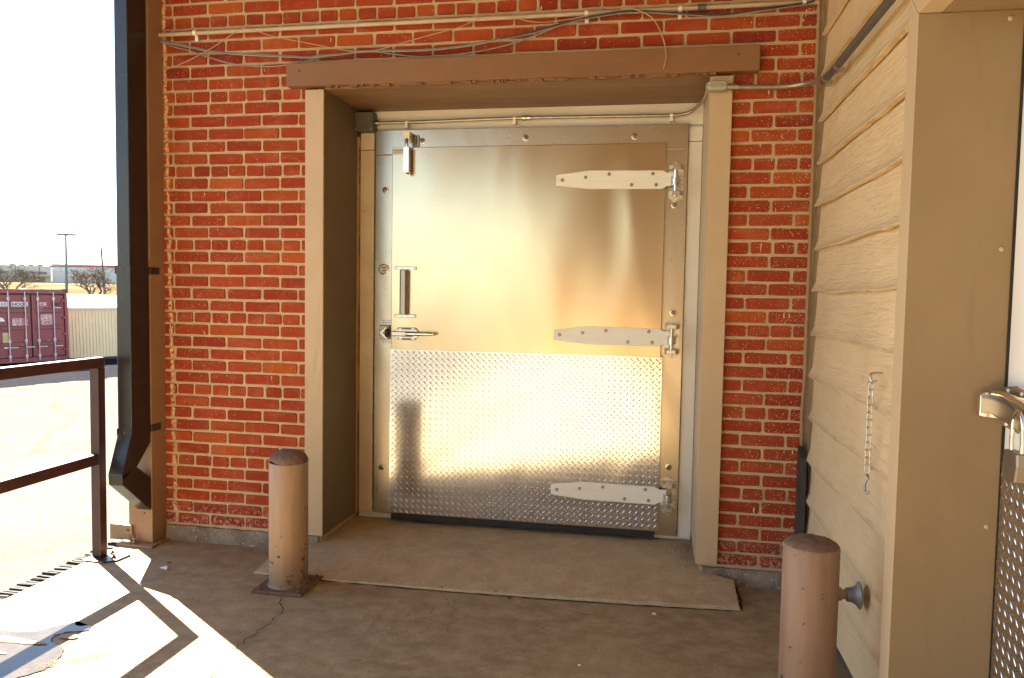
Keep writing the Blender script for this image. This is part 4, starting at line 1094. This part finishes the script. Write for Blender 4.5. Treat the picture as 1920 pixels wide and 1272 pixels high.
lp = thing('light_pole', 'tall steel floodlight pole rising beyond the red container', 'light pole', (-97.4, 110.0, gz(-97.4, 110)))
MB().tube([(-97.4, 110, gz(-97.4, 110)), (-97.4, 110, 10.3)], [.22, .15], 10).build('mast', M_pole, lp)
PV = Vector((.737, .675, 0))
MB().tube([tuple(Vector((-97.4, 110, 10.2)) + PV*s_) for s_ in (-1.35, 1.35)], .12, 6).build('cross_arm', M_pole, lp)
for s_ in (-1.3, -.85, .85, 1.3):
    c = Vector((-97.4, 110, 10.28)) + PV*s_
    MB().box(c.x - .22, c.x + .22, c.y - .22, c.y + .22, c.z - .1, c.z + .14).build('lamp_head', M_pole, lp)
MB().box(-97.75, -97.05, 109.65, 110.35, 10.1, 10.45).build('lamp_head', M_pole, lp)

up = thing('utility_pole', 'dark wooden utility pole leaning beside the wide bare tree', 'utility pole', (-86.9, 105.7, gz(-86.9, 105.7)))
MB().tube([(-86.75, 105.7, gz(-86.9, 105.7)), (-87.2, 105.5, 8.1)], [.20, .13], 8).build('pole', M_wood, up)
for z, w_ in ((7.4, .7), (4.4, .8)):
    c = Vector((-87.0, 105.6, z))
    MB().tube([tuple(c - PV*w_), tuple(c + PV*w_)], .05, 6).build('cross_arm', M_wood, up)
    for s_ in (-1, 1): MB().tube([tuple(c + PV*w_*s_), tuple(c + PV*w_*s_ + Vector((0, 0, .3)))], .06, 6).build('insulator', M_pole, up)

# brown mound in the field
mo = MB(); n = 20; vs = []
for k in range(6):
    rr = 1 - k/5
    for i in range(n):
        a = 2*math.pi*i/n; vs.append((-55.2 + 3.6*rr*math.cos(a), 55.6 + 3.0*rr*math.sin(a), -.9 + 2.2*(1 - rr**1.4) + R.uniform(-.1, .1)*(k < 5)))
mo.add(vs, [(k*n+i, k*n+(i+1) % n, (k+1)*n+(i+1) % n, (k+1)*n+i) for k in range(5) for i in range(n)])
tag(mo.build('dirt_mound', M_dirt, None, 60), kind='structure')

# far buildings
def far_building(name, lab, p0, p1, z0, z1, m, deep=25):
    A = Vector((*p0, 0)); B = Vector((*p1, 0)); V = (B - A).normalized(); N = Vector((V.y, -V.x, 0)); L = (B - A).length
    r = thing(name, lab, 'building', (p0[0], p0[1], z0))
    def pb(nm, mm, u0, u1, w0, w1, a, b, par=None):
        vs = [tuple(A + V*u + N*w + Vector((0, 0, z))) for z in (a, b) for u, w in ((u0, w0), (u1, w0), (u1, w1), (u0, w1))]
        return MB().add(vs, [(0,3,2,1),(4,5,6,7),(0,1,5,4),(1,2,6,5),(2,3,7,6),(3,0,4,7)]).build(nm, mm, par or r)
    pb('wall', m, 0, L, -deep, 0, z0 - 1.5, z1)
    return r, pb, L
r, pb, L = far_building('school_building', 'long pale low building with dark strip windows behind the bare trees', (-205, 159), (-171.8, 191.2), 2.6, 7.45, M_bldg)
for a, b in ((.28, .47), (.47, .60), (.66, .78), (.84, .98)):
    wd = pb('window', M_glassd, L*a + .2, L*b - .2, 0, .12, 5.0, 5.75)
pb('canopy', M_orange, L*.62, L*.99, .05, 2.5, 4.35, 4.6)
for k in range(6): pb('window', M_glassd, L*.70 + k*2.1, L*.70 + k*2.1 + 1.8, 0, .12, 2.7, 4.1)
for k in range(4): pb('roof_unit', M_glassd, L*(.78 + .05*k), L*(.80 + .05*k) + .5, -6, -4, 7.4, 7.9)
r, pb, L = far_building('gymnasium_building', 'large pale building with red roof edge and pale blue clerestory glazing', (-171.7, 191.3), (-148, 211), 2.6, 8.2, M_bldg2)
for k in range(14): pb('clerestory_pane', M_glassb, k*L/14 + .08, (k+1)*L/14 - .08, 0, .15, 6.15, 7.35)
A = Vector((-171.7, 191.3, 0)); V = (Vector((-148, 211, 0)) - A).normalized(); N = Vector((V.y, -V.x, 0))
def fp(u, w, z): return tuple(A + V*u + N*w + Vector((0, 0, z)))
MB().add([fp(-.5, .6, 7.38), fp(L, .6, 7.9), fp(L, .6, 8.75), fp(-.5, .6, 7.62), fp(-.5, -25, 7.38), fp(L, -25, 7.9), fp(L, -25, 8.75), fp(-.5, -25, 7.62)],
         [(0, 1, 2, 3), (4, 7, 6, 5), (3, 2, 6, 7), (0, 4, 5, 1), (1, 5, 6, 2), (0, 3, 7, 4)]).build('roof', M_redfascia, r)
for u_ in (5.5, 6.3, 12, 18): pb('downpipe', M_glassd, u_, u_ + .12, 0, .2, 2.6, 6.1)
pb('door_canopy', M_redfascia, 8.2, 11.5, 0, 1.2, 4.9, 5.15)
for i, (x, y) in enumerate(((-176.5, 183.5), (-172.6, 187.8))):
    o = MB().tube([(x, y, 2.4), (x, y, 7.6 if i == 0 else 7.2)], .10, 6).box(x - .5, x + .5, y - .3, y + .3, 7.55, 7.75).build('parking_lamp', M_glassd)
    tag(o, ('thin dark parking lamp in front of the strip windows', 'thin dark parking lamp near the corner of the red roofed building')[i], 'lamp post', 'parking lamps by the far buildings')
